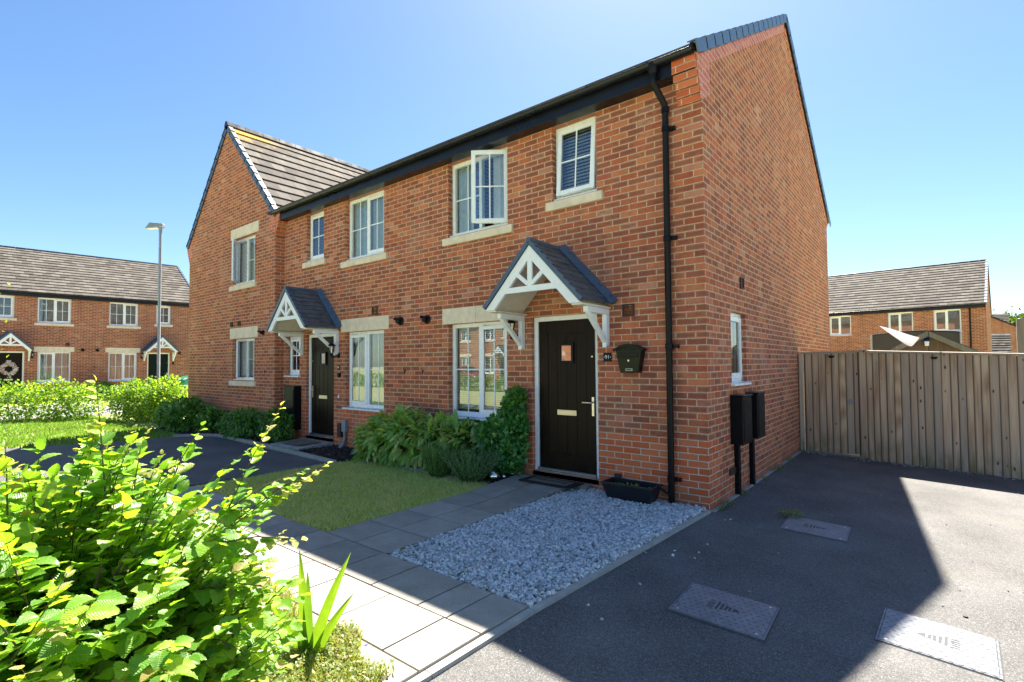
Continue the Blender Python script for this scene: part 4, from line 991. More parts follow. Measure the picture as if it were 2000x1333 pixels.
def leaflets(name, n, inside, bb, size, mat, zr, zf=None):
    X = NP.uniform(bb[0], bb[1], n*2); Y = NP.uniform(bb[2], bb[3], n*2); k = inside(X, Y); X = X[k][:n]; Y = Y[k][:n]; n = len(X)
    s = NP.uniform(size[0], size[1], n); a = NP.uniform(0, 6.28, n); t = NP.uniform(-.6, .6, (n, 2)); z = NP.uniform(zr[0], zr[1], n)
    q = np.array([(-1, 0), (0, -.6), (1, 0), (0, .6)]); v = np.zeros((n, 4, 3))
    for i, (p, r_) in enumerate(q):
        dx = (p*np.cos(a)-r_*np.sin(a))*s; dy = (p*np.sin(a)+r_*np.cos(a))*s
        v[:, i, 0] = X+dx; v[:, i, 1] = Y+dy; v[:, i, 2] = z+dx*t[:, 0]+dy*t[:, 1]
    return fast(name, v.reshape(-1, 3), np.arange(n*4).reshape(-1, 4), mat)
tag(leaflets('clover_patch', 9000, lambda X, Y: fr_in(X, Y) & (X > -1.1), (-1.1, -.2, -4.8, -3.9), (.006, .013), CLOV, (.05, .11)), 'low clover and weeds in the front corner by the kerb', 'ground cover', kind='stuff')
# weeds by covers and wall
tag(leaflets('wall_foot_weeds', 1100, lambda X, Y: (np.sin(Y*7)+np.sin(Y*2.3+1) > .3), (.02, .12, .1, 4.8), (.006, .014), CLOV, (.0, .03)), 'small weeds along the foot of the side wall', 'weeds', kind='stuff')
# ---- access covers
CM = NT('cast_cover'); u_, v_, _ = CM.sepxy(CM.uv())
rowc = CM.M('MULTIPLY', v_, 22.); cf = CM.M('FLOOR', rowc); uu = CM.M('ADD', CM.M('MULTIPLY', u_, 22.), CM.M('MULTIPLY', CM.M('FLOORED_MODULO', cf, 2.), .5)); ci = CM.M('FLOOR', uu)
par_ = CM.M('FLOORED_MODULO', CM.M('ADD', ci, cf), 2.); fu_ = CM.M('SUBTRACT', CM.M('FRACT', uu), .5); fv_ = CM.M('SUBTRACT', CM.M('FRACT', rowc), .5)
sg_ = CM.M('SUBTRACT', CM.M('MULTIPLY', par_, 2.), 1.)
la = CM.M('ADD', fu_, CM.M('MULTIPLY', fv_, sg_)); lb = CM.M('SUBTRACT', fu_, CM.M('MULTIPLY', fv_, sg_))
dd = CM.M('ADD', CM.M('POWER', CM.M('DIVIDE', la, .16), 2.), CM.M('POWER', CM.M('DIVIDE', lb, .46), 2.)); bumpm = CM.smooth(dd, 1.1, .6)
nn = CM.noise(CM.obj(), 9, 4); CM.col(CM.mix(bumpm, CM.ramp(nn, [(.3, (.14, .15, .165)), (.7, (.22, .235, .255))]), (.08, .085, .095))); CM.rough(.5); CM.p.inputs['Metallic'].default_value = 0.; CM.bump(bumpm, .9, .006)
COVER = CM.m; DKM = plain('cover_mark', (.04, .045, .05), .6)
def cover(x0, x1, y0, y1, flip, label, weeds=True):
    cx, cy = (x0+x1)/2, (y0+y1)/2; z = gz(cx)+.001; e = empty('access_cover', (cx, cy, z), label, 'drain cover', 'metal access covers in the drive'); e.rotation_euler = (0, math.atan(.045), R_(2)*(-1 if flip else 1))
    w_, h = (x1-x0)/2, (y1-y0)/2
    b = MB(); b.box(-w_+.012, w_-.012, -h+.012, h-.012, -.02, .007); b.build('cover_plate', COVER, e, bevel=.002)
    b = MB()
    for q in ((-w_, w_, -h, -h+.009), (-w_, w_, h-.009, h), (-w_, -w_+.009, -h+.009, h-.009), (w_-.009, w_, -h+.009, h-.009)): b.box(*q, -.02, .005)
    b.build('cover_frame', COVER, e)
    b = MB(); b.face([(-w_-.006, -h-.006, .0005), (w_+.006, -h-.006, .0005), (w_+.006, h+.006, .0005), (-w_-.006, h+.006, .0005)]); b.build('cover_seat', DKM, e)
    s_ = -1 if flip else 1; b = MB(); k = lambda x, y: (x*s_, y*s_, .0086)
    q = [k(.10, .0), k(.055, .028), k(.055, -.028)]; b.face(q)
    for i, (xx, hh) in enumerate(((.035, .028), (.012, .038), (-.015, .048), (-.042, .058))): b.face([k(xx-.007, -hh), k(xx+.007, -hh), k(xx+.007, hh), k(xx-.007, hh)])
    for i in range(5): yy = -.055+.0275*i; b.face([k(-.105, yy-.005), k(-.065, yy-.005), k(-.065, yy+.005), k(-.105, yy+.005)])
    b.build('cover_emblem', DKM, e)
    b = MB()
    for sx, sy in ((-1, -1), (1, 1), (1, -1)): b.lathe([(0, .009), (.010, .008), (.010, .006)], (sx*(w_-.05), sy*(h-.04), 0), 8)
    b.build('cover_bolts', METAL, e)
cover(.495, 1.075, -2.36, -1.86, False, 'metal access cover fully in shade in the middle of the drive, nearest the gravel')
cover(1.60, 2.16, -1.88, -1.36, True, 'metal access cover in bright sun at the right front of the drive')
cover(.69, 1.24, -.05, .46, False, 'access cover with weeds at its corner, closest to the brick corner of the house')
tag(leaflets('cover_weeds', 420, lambda X, Y: (np.hypot(X-.70, Y-.44) < .12), (.5, .9, .3, .6), (.006, .014), CLOV, (-.02, .03)), 'small weeds at the corner of the cover by the house', 'weeds', kind='stuff')
b = MB(); b.lathe([(0, .006), (.012, .005), (.015, 0)], (0, 0, 0), 8); o_ = b.build('snail_shell', DARKV, smooth=True); o_.location = (2.03, -1.12, gz(2.03)+.002); tag(o_, 'tiny brown snail shell on the sunlit drive beside the cover', 'snail shell')

# crumbs, grit and edge tufts
GRIT = isl_mat('loose_grit', [(0, (.10, .09, .08)), (.5, (.26, .24, .21)), (1, (.55, .53, .50))], .9, 60)
def grit(name, n, inside, bb, size, mat, z, label, cat):
    o = scatter_rocks(name, n, inside, bb, size, mat, 0., .6, .35, .004); me = o.data; co = np.empty(len(me.vertices)*3, dtype=np.float32); me.vertices.foreach_get('co', co); co = co.reshape(-1, 3); co[:, 2] += np.array([z(x, y) for x, y in co[:, :2]], dtype=np.float32); me.vertices.foreach_set('co', co.ravel()); tag(o, label, cat, kind='stuff')
grit('fence_grit', 900, lambda X, Y: Y > 4.80-.22*np.abs(np.sin(X*5))*NP.uniform(0, 1, len(X)), (.1, 4.2, 4.55, 4.86), (.006, .022), GRIT, lambda x, y: gz(x), 'loose grit and leaf litter along the foot of the fence', 'grit')
grit('drive_grit', 160, lambda X, Y: X > -.1, (-.1, 3.6, -3.6, 4.4), (.004, .012), GRIT, lambda x, y: gz(x), 'a few loose stones scattered over the drive', 'grit')
grit('kerb_stones', 12, lambda X, Y: X > edge(Y)+.03, (-.15, .35, -2.9, -.1), (.010, .022), GRAV, lambda x, y: gz(x), 'stray gravel stones spilled over the kerb edging', 'gravel')
MOSS = isl_mat('joint_moss', [(0, (.16, .07, .03)), (.5, (.30, .15, .06)), (.8, (.14, .16, .05)), (1, (.40, .28, .14))], .9, 60)
jn = lambda X, Y: ((np.abs(Y+3.45) < .012) & (np.sin(X*6.3) > .2)) | ((np.abs(Y+3.0) < .012) & (np.sin(X*4.1+2) > .3)) | ((np.abs(Y+3.92) < .02) & (np.sin(X*5) > -.4)) | ((np.abs(X+1.66) < .012) & (Y > -3) & (np.sin(Y*9) > .1)) | ((np.abs(X+2.12) < .008) & (Y > -3) & (np.sin(Y*6) > .4))
grit('joint_moss', 1900, jn, (-3.6, -.2, -3.95, -.3), (.005, .013), MOSS, lambda x, y: .034+.05*max(0, min(1, (y+1.15)/1.0)), 'dry brown moss and crumbs in the paving joints', 'moss')
tag(blades('path_edge_tufts', 3600, lambda X, Y: (np.abs(X+2.60) < .03+.03*np.sin(Y*13)) | ((Y > -3.02) & (Y < -2.95+.03*np.sin(X*12))), (-5.6, -2.54, -3.02, -.5), (.04, .085), GR1, .0, .004, .9), 'longer grass tufts leaning over the edge of the path', 'grass', kind='stuff')
tag(leaflets('kerb_weeds', 700, lambda X, Y: (np.abs(X+1.64) < .02) & (np.sin(Y*8) > .2), (-1.68, -1.6, -2.9, -.3), (.006, .013), CLOV, (.02, .05)), 'small weeds between path edge and gravel', 'weeds', kind='stuff')
# ================================================================= fence and gate
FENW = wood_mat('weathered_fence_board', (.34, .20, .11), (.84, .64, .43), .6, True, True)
CAPW = wood_mat('fence_capping', (.16, .13, .10), (.36, .31, .25), .3, False)
def boards(mb, x0, x1, y, zb, zt, wd, slope=0.):
    x = x0; i = 0
    while x < x1-.01:
        w_ = min(wd*random.uniform(.88, 1.15), x1-x); t = random.uniform(-.004, .004); lean = random.uniform(-.003, .003)
        xa, xb = x, x+w_+.012; ya = y+t
        b0 = zb(xa)+random.uniform(-.006, .006); t0 = zt(xa)
        v0 = [(xa, ya-.002, b0), (xb, ya-.030, b0), (xb, ya-.008, b0), (xa, ya+.006, b0)]; v1 = [(xa+lean, ya-.002, t0), (xb+lean, ya-.030, zt(xb)), (xb+lean, ya-.008, zt(xb)), (xa+lean, ya+.006, t0)]
        mb.face(v0[::-1]); mb.face(v1)
        for k in range(4):
            j = (k+1) % 4; L = [0, w_, w_+.02, .02][k]; L2 = [w_, w_+.02, .02, 0][k]; o = i*1.0
            mb.face([v0[k], v0[j], v1[j], v1[k]], uv=[(L+o, 0), (L2+o, 0), (L2+o, t0-b0), (L+o, t0-b0)])
        x += w_; i += 1
YF = 4.90
e = empty('garden_gate', (.48, YF, 0), 'weathered board gate with ring latch, between the house wall and the fence', 'gate'); o = (.48, YF, 0)
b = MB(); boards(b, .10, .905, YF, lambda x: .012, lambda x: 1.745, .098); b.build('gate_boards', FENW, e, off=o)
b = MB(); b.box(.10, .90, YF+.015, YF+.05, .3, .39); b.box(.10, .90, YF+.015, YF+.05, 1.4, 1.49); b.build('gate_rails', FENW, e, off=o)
b = MB(); b.hexa([(.05, YF-.05, 1.748), (.90, YF-.05, 1.752), (.90, YF+.04, 1.752), (.05, YF+.04, 1.748)], [(.05, YF-.05, 1.772), (.90, YF-.05, 1.778), (.90, YF+.04, 1.785), (.05, YF+.04, 1.78)]); b.build('gate_capping', CAPW, e, off=o)
b = MB(); b.lathe([(0, -.012), (.03, -.01), (.033, 0)], (.80, YF-.018, .93), 14, 'y')
b.tube([(.80+.028*math.cos(a), YF-.034, .905+.035*math.sin(a)) for a in [2*math.pi*k/12 for k in range(13)]], .006, 6, False); b.build('ring_latch', GALV, e, off=o, smooth=True)
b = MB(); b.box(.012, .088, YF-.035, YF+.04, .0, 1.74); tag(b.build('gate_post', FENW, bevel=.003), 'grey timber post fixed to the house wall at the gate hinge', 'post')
b = MB(); b.hexa([(.10, YF-.05, -.012), (.94, YF-.05, -.03), (.94, YF+.02, -.03), (.10, YF+.02, -.012)], [(.10, YF-.05, .022), (.94, YF-.05, -.004), (.94, YF+.02, -.004), (.10, YF+.02, .022)]); tag(b.build('gate_threshold_board', CAPW), 'pale timber board laid on the asphalt under the gate', 'board')
def fence_run(x0, x1, label):
    e = empty('board_fence', ((x0+x1)/2, YF, gz(x0)), label, 'fence', 'weathered board fences behind the drive'); o = ((x0+x1)/2, YF, gz(x0))
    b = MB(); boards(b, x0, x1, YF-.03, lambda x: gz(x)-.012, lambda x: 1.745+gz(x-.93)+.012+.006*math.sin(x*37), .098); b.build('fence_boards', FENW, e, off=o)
    b = MB(); A = lambda x, z, y: (x, y, z+gz(x-.93))
    b.hexa([A(x0, 1.763, YF-.09), A(x1, 1.763, YF-.09), A(x1, 1.763, YF+.03), A(x0, 1.763, YF+.03)], [A(x0, 1.79, YF-.09), A(x1, 1.79, YF-.09), A(x1, 1.80, YF+.03), A(x0, 1.80, YF+.03)]); b.build('capping_rail', CAPW, e, off=o)
    b = MB(); 
    for z in (.3, .95, 1.6): b.hexa([A(x0, z, YF-.01), A(x1, z, YF-.01), A(x1, z, YF+.03), A(x0, z, YF+.03)], [A(x0, z+.08, YF-.01), A(x1, z+.08, YF-.01), A(x1, z+.08, YF+.03), A(x0, z+.08, YF+.03)])
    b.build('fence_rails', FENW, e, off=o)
fence_run(.912, 3.06, 'weathered vertical board fence with pale capping, running right from the gate')
fence_run(3.07, 6.6, 'board fence section beyond the capped run, leaving the right side of the photo')
for x, z, lab in ((.54, 1.70, 'small black solar light on the gate boards'), (1.93, 1.66, 'small black solar light on the long fence')):
    b = MB(); b.prism([(x-.045, z), (x-.03, z-.028), (x+.03, z-.028), (x+.045, z)], YF-.09, YF-.05, 'y'); b.box(x-.045, x+.045, YF-.095, YF-.05, z, z+.008)
    tag(b.build('fence_light', BLACK, bevel=.002), lab, 'solar light', 'solar lights on gate and fence')

# ---- behind the fence: shed, screen, sail, post
SHEDW = wood_mat('shed_cladding', (.04, .022, .014), (.11, .06, .038), .2, False)
FELT = plain('shed_felt', (.05, .055, .055), .85, .2, 20, bump=.4); SFASC = wood_mat('shed_fascia', (.07, .075, .07), (.15, .155, .145), .2, False)
Ms = Matrix.Translation((1.84, 9.62, -.55))@Matrix.Rotation(R_(3), 4, 'Z')
e = empty('garden_shed', Ms.translation, 'brown clad garden shed gable with grey bargeboards rising above the fence', 'shed', rz=R_(3))
hw = .68; za = 2.80; ze = 2.42
b = MB(); n = 22
for i in range(n):
    z = i*.115
    if z < ze-.1: b.hexa([(-hw, -.015, z), (hw, -.015, z), (hw, 2.0, z), (-hw, 2.0, z)], [(-hw, 0, z+.115), (hw, 0, z+.115), (hw, 2.0, z+.115), (-hw, 2.0, z+.115)])
b.prism([(-hw, ze-.2), (hw, ze-.2), (hw, ze), (0, za), (-hw, ze)], -.012, 2.0, 'y'); b.build('shed_walls', SHEDW, e)
for k in range(3):
    pass
b = MB()
for sg in (-1, 1):
    a = Vector((sg*(hw+.18), -.12, ze-.085)); c = Vector((0, -.12, za+.03)); D_ = Vector((0, 2.2, 0)); N_ = Vector((0, 0, .03))
    q = [a, a+D_, c+D_, c]; q = q if sg > 0 else q[::-1]; b.hexa(q, [p+N_ for p in q])
b.build('shed_roof', FELT, e)
b = MB()
for sg in (-1, 1): b.prism([(sg*(hw+.18), ze-.20), (sg*(hw+.18), ze-.075), (0, za+.045), (0, za-.08)][::sg], -.150+.001*(sg > 0), -.122, 'y')
b.build('bargeboards', SFASC, e)
e2 = empty('security_light', Ms@Vector((-.02, -.05, 2.50)), 'small white solar light on the shed gable', 'solar light', rz=R_(3))
b = MB(); b.hexa([(-.035, -.05, 0), (.035, -.05, 0), (.035, 0.02, 0), (-.035, 0.02, 0)], [(-.045, -.04, .12), (.045, -.04, .12), (.045, 0.02, .12), (-.045, 0.02, .12)]); b.build('lamp_body', WHITE, e2, bevel=.003)
b = MB(); b.hexa([(-.05, -.10, .10), (.05, -.10, .10), (.05, .0, .17), (-.05, .0, .17)], [(-.05, -.10, .112), (.05, -.10, .112), (.05, .0, .182), (-.05, .0, .182)]); b.build('solar_panel', plain('solar_cell', (.02, .06, .25), .2), e2)
# mesh screen between posts
e = empty('mesh_screen', (1.53, 14.6, -.55), 'grey mesh screen stretched between posts behind the shed', 'mesh screen')
o = (1.53, 14.6, -.55); A = Vector((.49, 14.0, 0)); B = Vector((2.53, 14.0, 0)); NETM = plain('mesh_net', (.045, .045, .045), .8, .3, 30)
b = MB(); n = 10
def netp(t, z): p = A.lerp(B, t); return Vector((p.x+.06*math.sin(t*9), p.y, z))
for i in range(n):
    t0, t1 = i/n, (i+1)/n; top = lambda t: 2.42+.07*math.sin(t*math.pi)
    b.hexa([netp(t0, .6), netp(t1, .6), netp(t1, .6)+Vector((-.02, .02, 0)), netp(t0, .6)+Vector((-.02, .02, 0))], [netp(t0, top(t0)), netp(t1, top(t1)), netp(t1, top(t1))+Vector((-.02, .02, 0)), netp(t0, top(t0))+Vector((-.02, .02, 0))])
b.build('net_panel', NETM, e, off=o)
for t in (0, 1): b = MB(); p = A.lerp(B, t)+Vector((-.04 if t == 0 else .04, -.03, 0)); b.tube([p+Vector((0, 0, -.5)), p+Vector((0, 0, 2.44))], .025, 8); b.build('net_post', GALV, e, off=o)
b = MB(); b.tube([netp(i/12, 2.43+.07*math.sin(i/12*math.pi)) for i in range(13)], .02, 6); b.build('top_rail', BLACK, e, off=o)
# shade sail
SAIL = NT('sail_cloth'); SAIL.col((.80, .74, .76)); SAIL.rough(.8); _tl = SAIL.n('ShaderNodeBsdfTranslucent'); _tl.inputs[0].default_value = (.42, .33, .38, 1); _mx = SAIL.n('ShaderNodeMixShader'); _mx.inputs[0].default_value = .5; SAIL.t.links.new(SAIL.p.outputs[0], _mx.inputs[1]); SAIL.t.links.new(_tl.outputs[0], _mx.inputs[2]); SAIL.t.links.new(_mx.outputs[0], SAIL.out.inputs[0])
b = MB(); P1 = Vector((.955, 9.2, 2.44)); P2 = Vector((1.70, 9.4, 2.14)); P3 = Vector((1.42, 9.2, 2.00)); P4 = Vector((.98, 10.5, 2.40)); n = 8
for i in range(n):
    for j in range(n-i):
        def q(a, c): u, v = a/n, c/n; p = P1*(1-u-v)+P2*u+P3*v; return p+Vector((.02*math.sin(u*6), -.25*u*(1-u-v)*2, -.12*u*v*4))
        b.face([q(i, j), q(i+1, j), q(i, j+1)])
        if j < n-i-1: b.face([q(i+1, j), q(i+1, j+1), q(i, j+1)])
sl = b.build('shade_sail', SAIL.m, merge=True, smooth=True); tag(sl, 'pale pink shade sail corner peaking above the shed roof', 'shade sail')
b = MB(); b.box(3.07, 3.17, 6.86, 6.96, -.3, 2.33); tag(b.build('timber_post', SFASC, bevel=.005), 'tall grey timber post behind the fence at the right photo edge', 'post')

# ================================================================= far terraces
def far_terrace(origin, th, z0, houses, gname, lamps=True):
    M = Matrix.Translation((origin[0], origin[1], z0))@Matrix.Rotation(th, 4, 'Z')
    for h in houses:
        cx = (h['x0']+h['x1'])/2; off = (cx, 4.4, 0)
        e = empty('brick_house', M@Vector(off), h['label'], 'house', gname, rz=th)
        if h.get('rear'):
            ops = [(*w_, 3.70, 4.80) for w_ in h['wins']]
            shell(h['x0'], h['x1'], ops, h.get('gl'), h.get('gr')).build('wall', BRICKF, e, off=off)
            for w_, bl in zip(h['wins'], h['bl']): window(e, None, off, *w_, 3.70, 4.80, blind=bl, bars=False, detail=False)
            roof_main(e, None, off, h['x0'], h['x1'])
            if h.get('gr'): gable_trim(e, None, off, h['x1'], 1)
            if h.get('gl'): gable_trim(e, None, off, h['x0'], -1)
        else:
            if h['mir']: T = (lambda s: lambda a, b: (s-b, s-a))(h['s'])
            else: T = (lambda s: lambda a, b: (s+a, s+b))(h['s'])
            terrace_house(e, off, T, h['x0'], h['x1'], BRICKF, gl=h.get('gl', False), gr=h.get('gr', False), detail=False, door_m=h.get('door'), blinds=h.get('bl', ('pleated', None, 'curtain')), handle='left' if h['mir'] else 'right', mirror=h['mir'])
            sx = 1 if not h['mir'] else -1; fx = (lambda v: h['s']+v) if not h['mir'] else (lambda v: h['s']-v)
            vent(e, None, off, fx(-3.9 if h.get('v2') else -.92), 2.62 if h.get('v2') else 2.24); flue(e, None, off, fx(-4.48), 2.34); hook(e, None, off, fx(-4.6), 1.5)
            b = MB(); x = fx(-1.21); b.box(x-.055, x+.055, -.012, -.001, 1.62, 1.73); b.build('number_plate', BLACK, e, off=off)
            if lamps: lantern(fx(-2.64), 1.98, h['lamp'], mtx=M)
            if h.get('pipe') is not None: b = MB(); b.tube([(h['pipe'], -.06, 4.8), (h['pipe'], -.06, 0)], .036, 8); b.build('downpipe', BLACK, e, off=off)
        gutter_run(e, None, off, h['x0']+(.0 if not h.get('gl') else .02), h['x1']-(.0 if not h.get('gr') else .02), cap0=False, cap1=False)
        if h.get('rear') and h.get('pipe') is not None: b = MB(); b.tube([(h['pipe'], -.07, 4.8), (h['pipe'], -.07, 0)], .036, 8); b.build('downpipe', BLACK, e, off=off)
    return M
# left terrace; model layout spans -4.85..0 with party wall at -4.85
ML = far_terrace((-30.673, -1.015), 1.508, .087, [
    dict(x0=2.05, x1=6.82, s=6.86-.09, mir=False, gr=True, door=DOORG, bl=('pleated', None, 'curtain'), label='brick house across the green with a dark green door, behind the street lamp', lamp='small black lantern left of the dark green door across the green'),
    dict(x0=-2.75, x1=2.05, s=-2.75+.0, mir=True, bl=('pleated', None, 'curtain'), label='brick house across the green with a feathery wreath on its black door', lamp='small black lantern right of the black door with the wreath', v2=True)], 'houses of the terrace across the green')
# wreath
wc = ML@Vector((-2.75+1.87, .03, 1.45)); e = empty('door_wreath', wc, 'round pale feathery wreath hanging on the black door across the green', 'wreath', rz=1.508)
b = MB()
for i in range(64):
    a = 2*math.pi*i/64+random.uniform(-.1, .1); r0 = .15+random.uniform(-.03, .04); r1 = r0+.15; sk = .35
    b.bar((r0*math.cos(a), -.03+random.uniform(-.03, .01), r0*math.sin(a)), (r1*math.cos(a+sk), -.05, r1*math.sin(a+sk)), .026, .006, (0, 1, 0))
b.build('feathers', isl_mat('feather', [(0, (.45, .28, .24)), (.5, (.62, .48, .44)), (1, (.75, .66, .62))], .8, 40), e)
b = MB(); b.tube([(.16*math.cos(a), -.01, .16*math.sin(a)) for a in [2*math.pi*k/16 for k in range(17)]], .03, 6, False); b.build('ring', DARKV, e)
far_terrace((-2.662, 29.118), -.085, -.594, [
    dict(x0=1.93, x1=6.72, rear=True, wins=[(2.78, 3.87), (4.71, 5.79)], bl=['venetian', 'pleated'], gr=True, pipe=6.12, label='brick house behind the fence, gable end and downpipe in view'),
    dict(x0=-2.9, x1=1.93, rear=True, wins=[(-.0, 1.08), (-2.2, -1.1)], bl=['venetian', 'curtain'], gl=True, label='brick house behind the fence, mostly hidden by the near side wall')], 'houses of the terrace behind the fence')
# reflected terrace opposite the front windows
far_terrace((-19.0, -27.0), math.pi, 0., [
    dict(x0=-.0, x1=4.85, s=4.85, mir=False, gl=False, label='brick house across the road behind the photographer, second from one end', lamp='black lantern on the second house across the road behind the photographer'),
    dict(x0=4.85, x1=9.7, s=4.85, mir=True, label='brick house across the road behind the photographer, beside the widest gap', lamp='black lantern on the middle house across the road behind the photographer'),
    dict(x0=9.7, x1=14.55, s=14.55, mir=False, gr=False, label='brick house across the road behind the photographer, reflected in the living room window', lamp='black lantern on the reflected house across the road'),
    dict(x0=14.55, x1=19.4, s=14.55, mir=True, gr=True, label='brick end house across the road behind the photographer, farthest along', lamp='black lantern on the end house across the road behind the photographer')], 'houses across the road, seen only in reflections', lamps=False)
# far building beyond the right terrace
def simple_block(name, label, pts_front, depth_dir, mat_, roof_pts=None): pass
off = (9.0, 53.5, -.6); e = empty('brick_house', off, 'distant brick house with sloping gable seen past the right terrace', 'house')
b = MB(); dv = Vector((.085, .996, 0)).normalized(); rv = Vector((.776, .630, 0)); A = Vector((5.2, 51.2, -.6)); h0 = 5.1; 
def PP(r, z, d=0.): return tuple(A+rv*r+dv*d+Vector((0, 0, z+.6)))
b.face([PP(0, -.6), PP(2.85, -.6), PP(2.85, 4.28), PP(-.2, 5.48), PP(-3.2, 4.4), PP(-3.2, -.6)], uv=[(0, -.6), (2.85, -.6), (2.85, 4.28), (-.2, 5.48), (-3.2, 4.4), (-3.2, -.6)])
b.face([PP(2.85, -.6), PP(2.85, -.6, 6), PP(2.85, 4.28, 6), PP(2.85, 4.28)]); b.face([PP(-3.2, -.6, 6), PP(-3.2, -.6), PP(-3.2, 4.4), PP(-3.2, 4.4, 6)]); b.face([PP(-3.2, -.6, 6), PP(2.85, -.6, 6), PP(2.85, 4.28, 6), PP(-.2, 5.48, 6), PP(-3.2, 4.4, 6)])
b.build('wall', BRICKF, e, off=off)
b = MB()
for (r0, z0_), (r1, z1_) in (((3.1, 4.18), (-.2, 5.5)), ((-3.4, 4.3), (-.2, 5.5))):
    q = [PP(r0, z0_, -.15), PP(r0, z0_, 6.1), PP(r1, z1_, 6.1), PP(r1, z1_, -.15)]; q = [Vector(p) for p in q]; q = q if r0 > 0 else q[::-1]
    b.hexa(q, [p+Vector((0, 0, .12)) for p in q])
b.build('roof', GUT, e, off=off)
def mini(name, label, A, r, zb, ze, zr, dep, wallm):
    off = tuple(A); e = empty(name, off, label, 'house' if 'house' in name else 'garage'); 
    Q = lambda x, y, z: tuple(Vector(A)+rv*x+dv*y+Vector((0, 0, z)))
    b = MB()
    for x0, y0, x1, y1 in ((0, 0, r, 0), (r, 0, r, dep), (r, dep, 0, dep), (0, dep, 0, 0)): b.face([Q(x0, y0, 0), Q(x1, y1, 0), Q(x1, y1, ze-zb), Q(x0, y0, ze-zb)], uv=[(0, 0), (r, 0), (r, ze-zb), (0, ze-zb)])
    b.build('wall', wallm, e, off=off)
    b = MB(); S = (dv*(dep/2)+Vector((0, 0, zr-ze))); L = S.length; S.normalize(); N = rv.cross(S).normalized()
    roof_slope(b, Q(-.1, -.1, ze-zb), Q(r+.1, -.1, ze-zb), S, (N, L), .05, .33)
    S2 = (-dv*(dep/2)+Vector((0, 0, zr-ze))).normalized(); N2 = (-rv).cross(S2).normalized(); roof_slope(b, Q(r+.1, dep+.1, ze-zb), Q(-.1, dep+.1, ze-zb), S2, (N2, L), .05, .33)
    b.build('roof', TILE, e, off=off)
mini('brick_garage', 'low garage roof of pale grey tiles beside the gable of the house behind the fence', (4.95, 40.3, -.6), 1.2, -.6, 1.6, 3.45, 6.0, BRICKF)
mini('distant_house', 'small patch of far tiled roof above the distant sloping gable', (5.9, 59.8, -.6), 2.1, -.6, 4.7, 6.1, 5., BRICKF)

# ================================================================= street lamp, car
e = empty('street_lamp', (-16.28, -.31, 0), 'tall grey steel street lamp standing in the hedge before the far terrace', 'street lamp')
b = MB(); b.lathe([(.075, 0), (.075, 1.10), (.042, 1.16), (.040, 5.6), (.038, 5.86)], (0, 0, 0), 14); b.build('column', GALV, e, smooth=True)
b = MB(); b.lathe([(.05, 5.70), (.05, 5.88), (0, 5.88)], (0, 0, 0), 12); b.build('bracket', GALV, e, smooth=True)
b = MB(); d_ = Vector((-.776, -.63, 0)); s_ = Vector((.63, -.776, 0))
def LP(a, c, z): return tuple(d_*a+s_*c+Vector((0, 0, z)))
b.hexa([LP(-.10, -.09, 5.84), LP(.42, -.10, 5.80), LP(.42, .10, 5.80), LP(-.10, .09, 5.84)][::-1], [LP(-.10, -.07, 5.95), LP(.30, -.07, 5.99), LP(.30, .07, 5.99), LP(-.10, .07, 5.95)][::-1])
lo_ = b.build('lamp_head', GALV, e, bevel=.015)
bm = bmesh.new(); bm.from_mesh(lo_.data); bmesh.ops.recalc_face_normals(bm, faces=bm.faces); bm.to_mesh(lo_.data); bm.free()
b = MB(); b.hexa([LP(.05, -.07, 5.815), LP(.38, -.07, 5.795), LP(.38, .07, 5.795), LP(.05, .07, 5.815)][::-1], [LP(.05, -.07, 5.83), LP(.38, -.07, 5.81), LP(.38, .07, 5.81), LP(.05, .07, 5.83)][::-1]); b.build('lamp_lens', CURT, e)

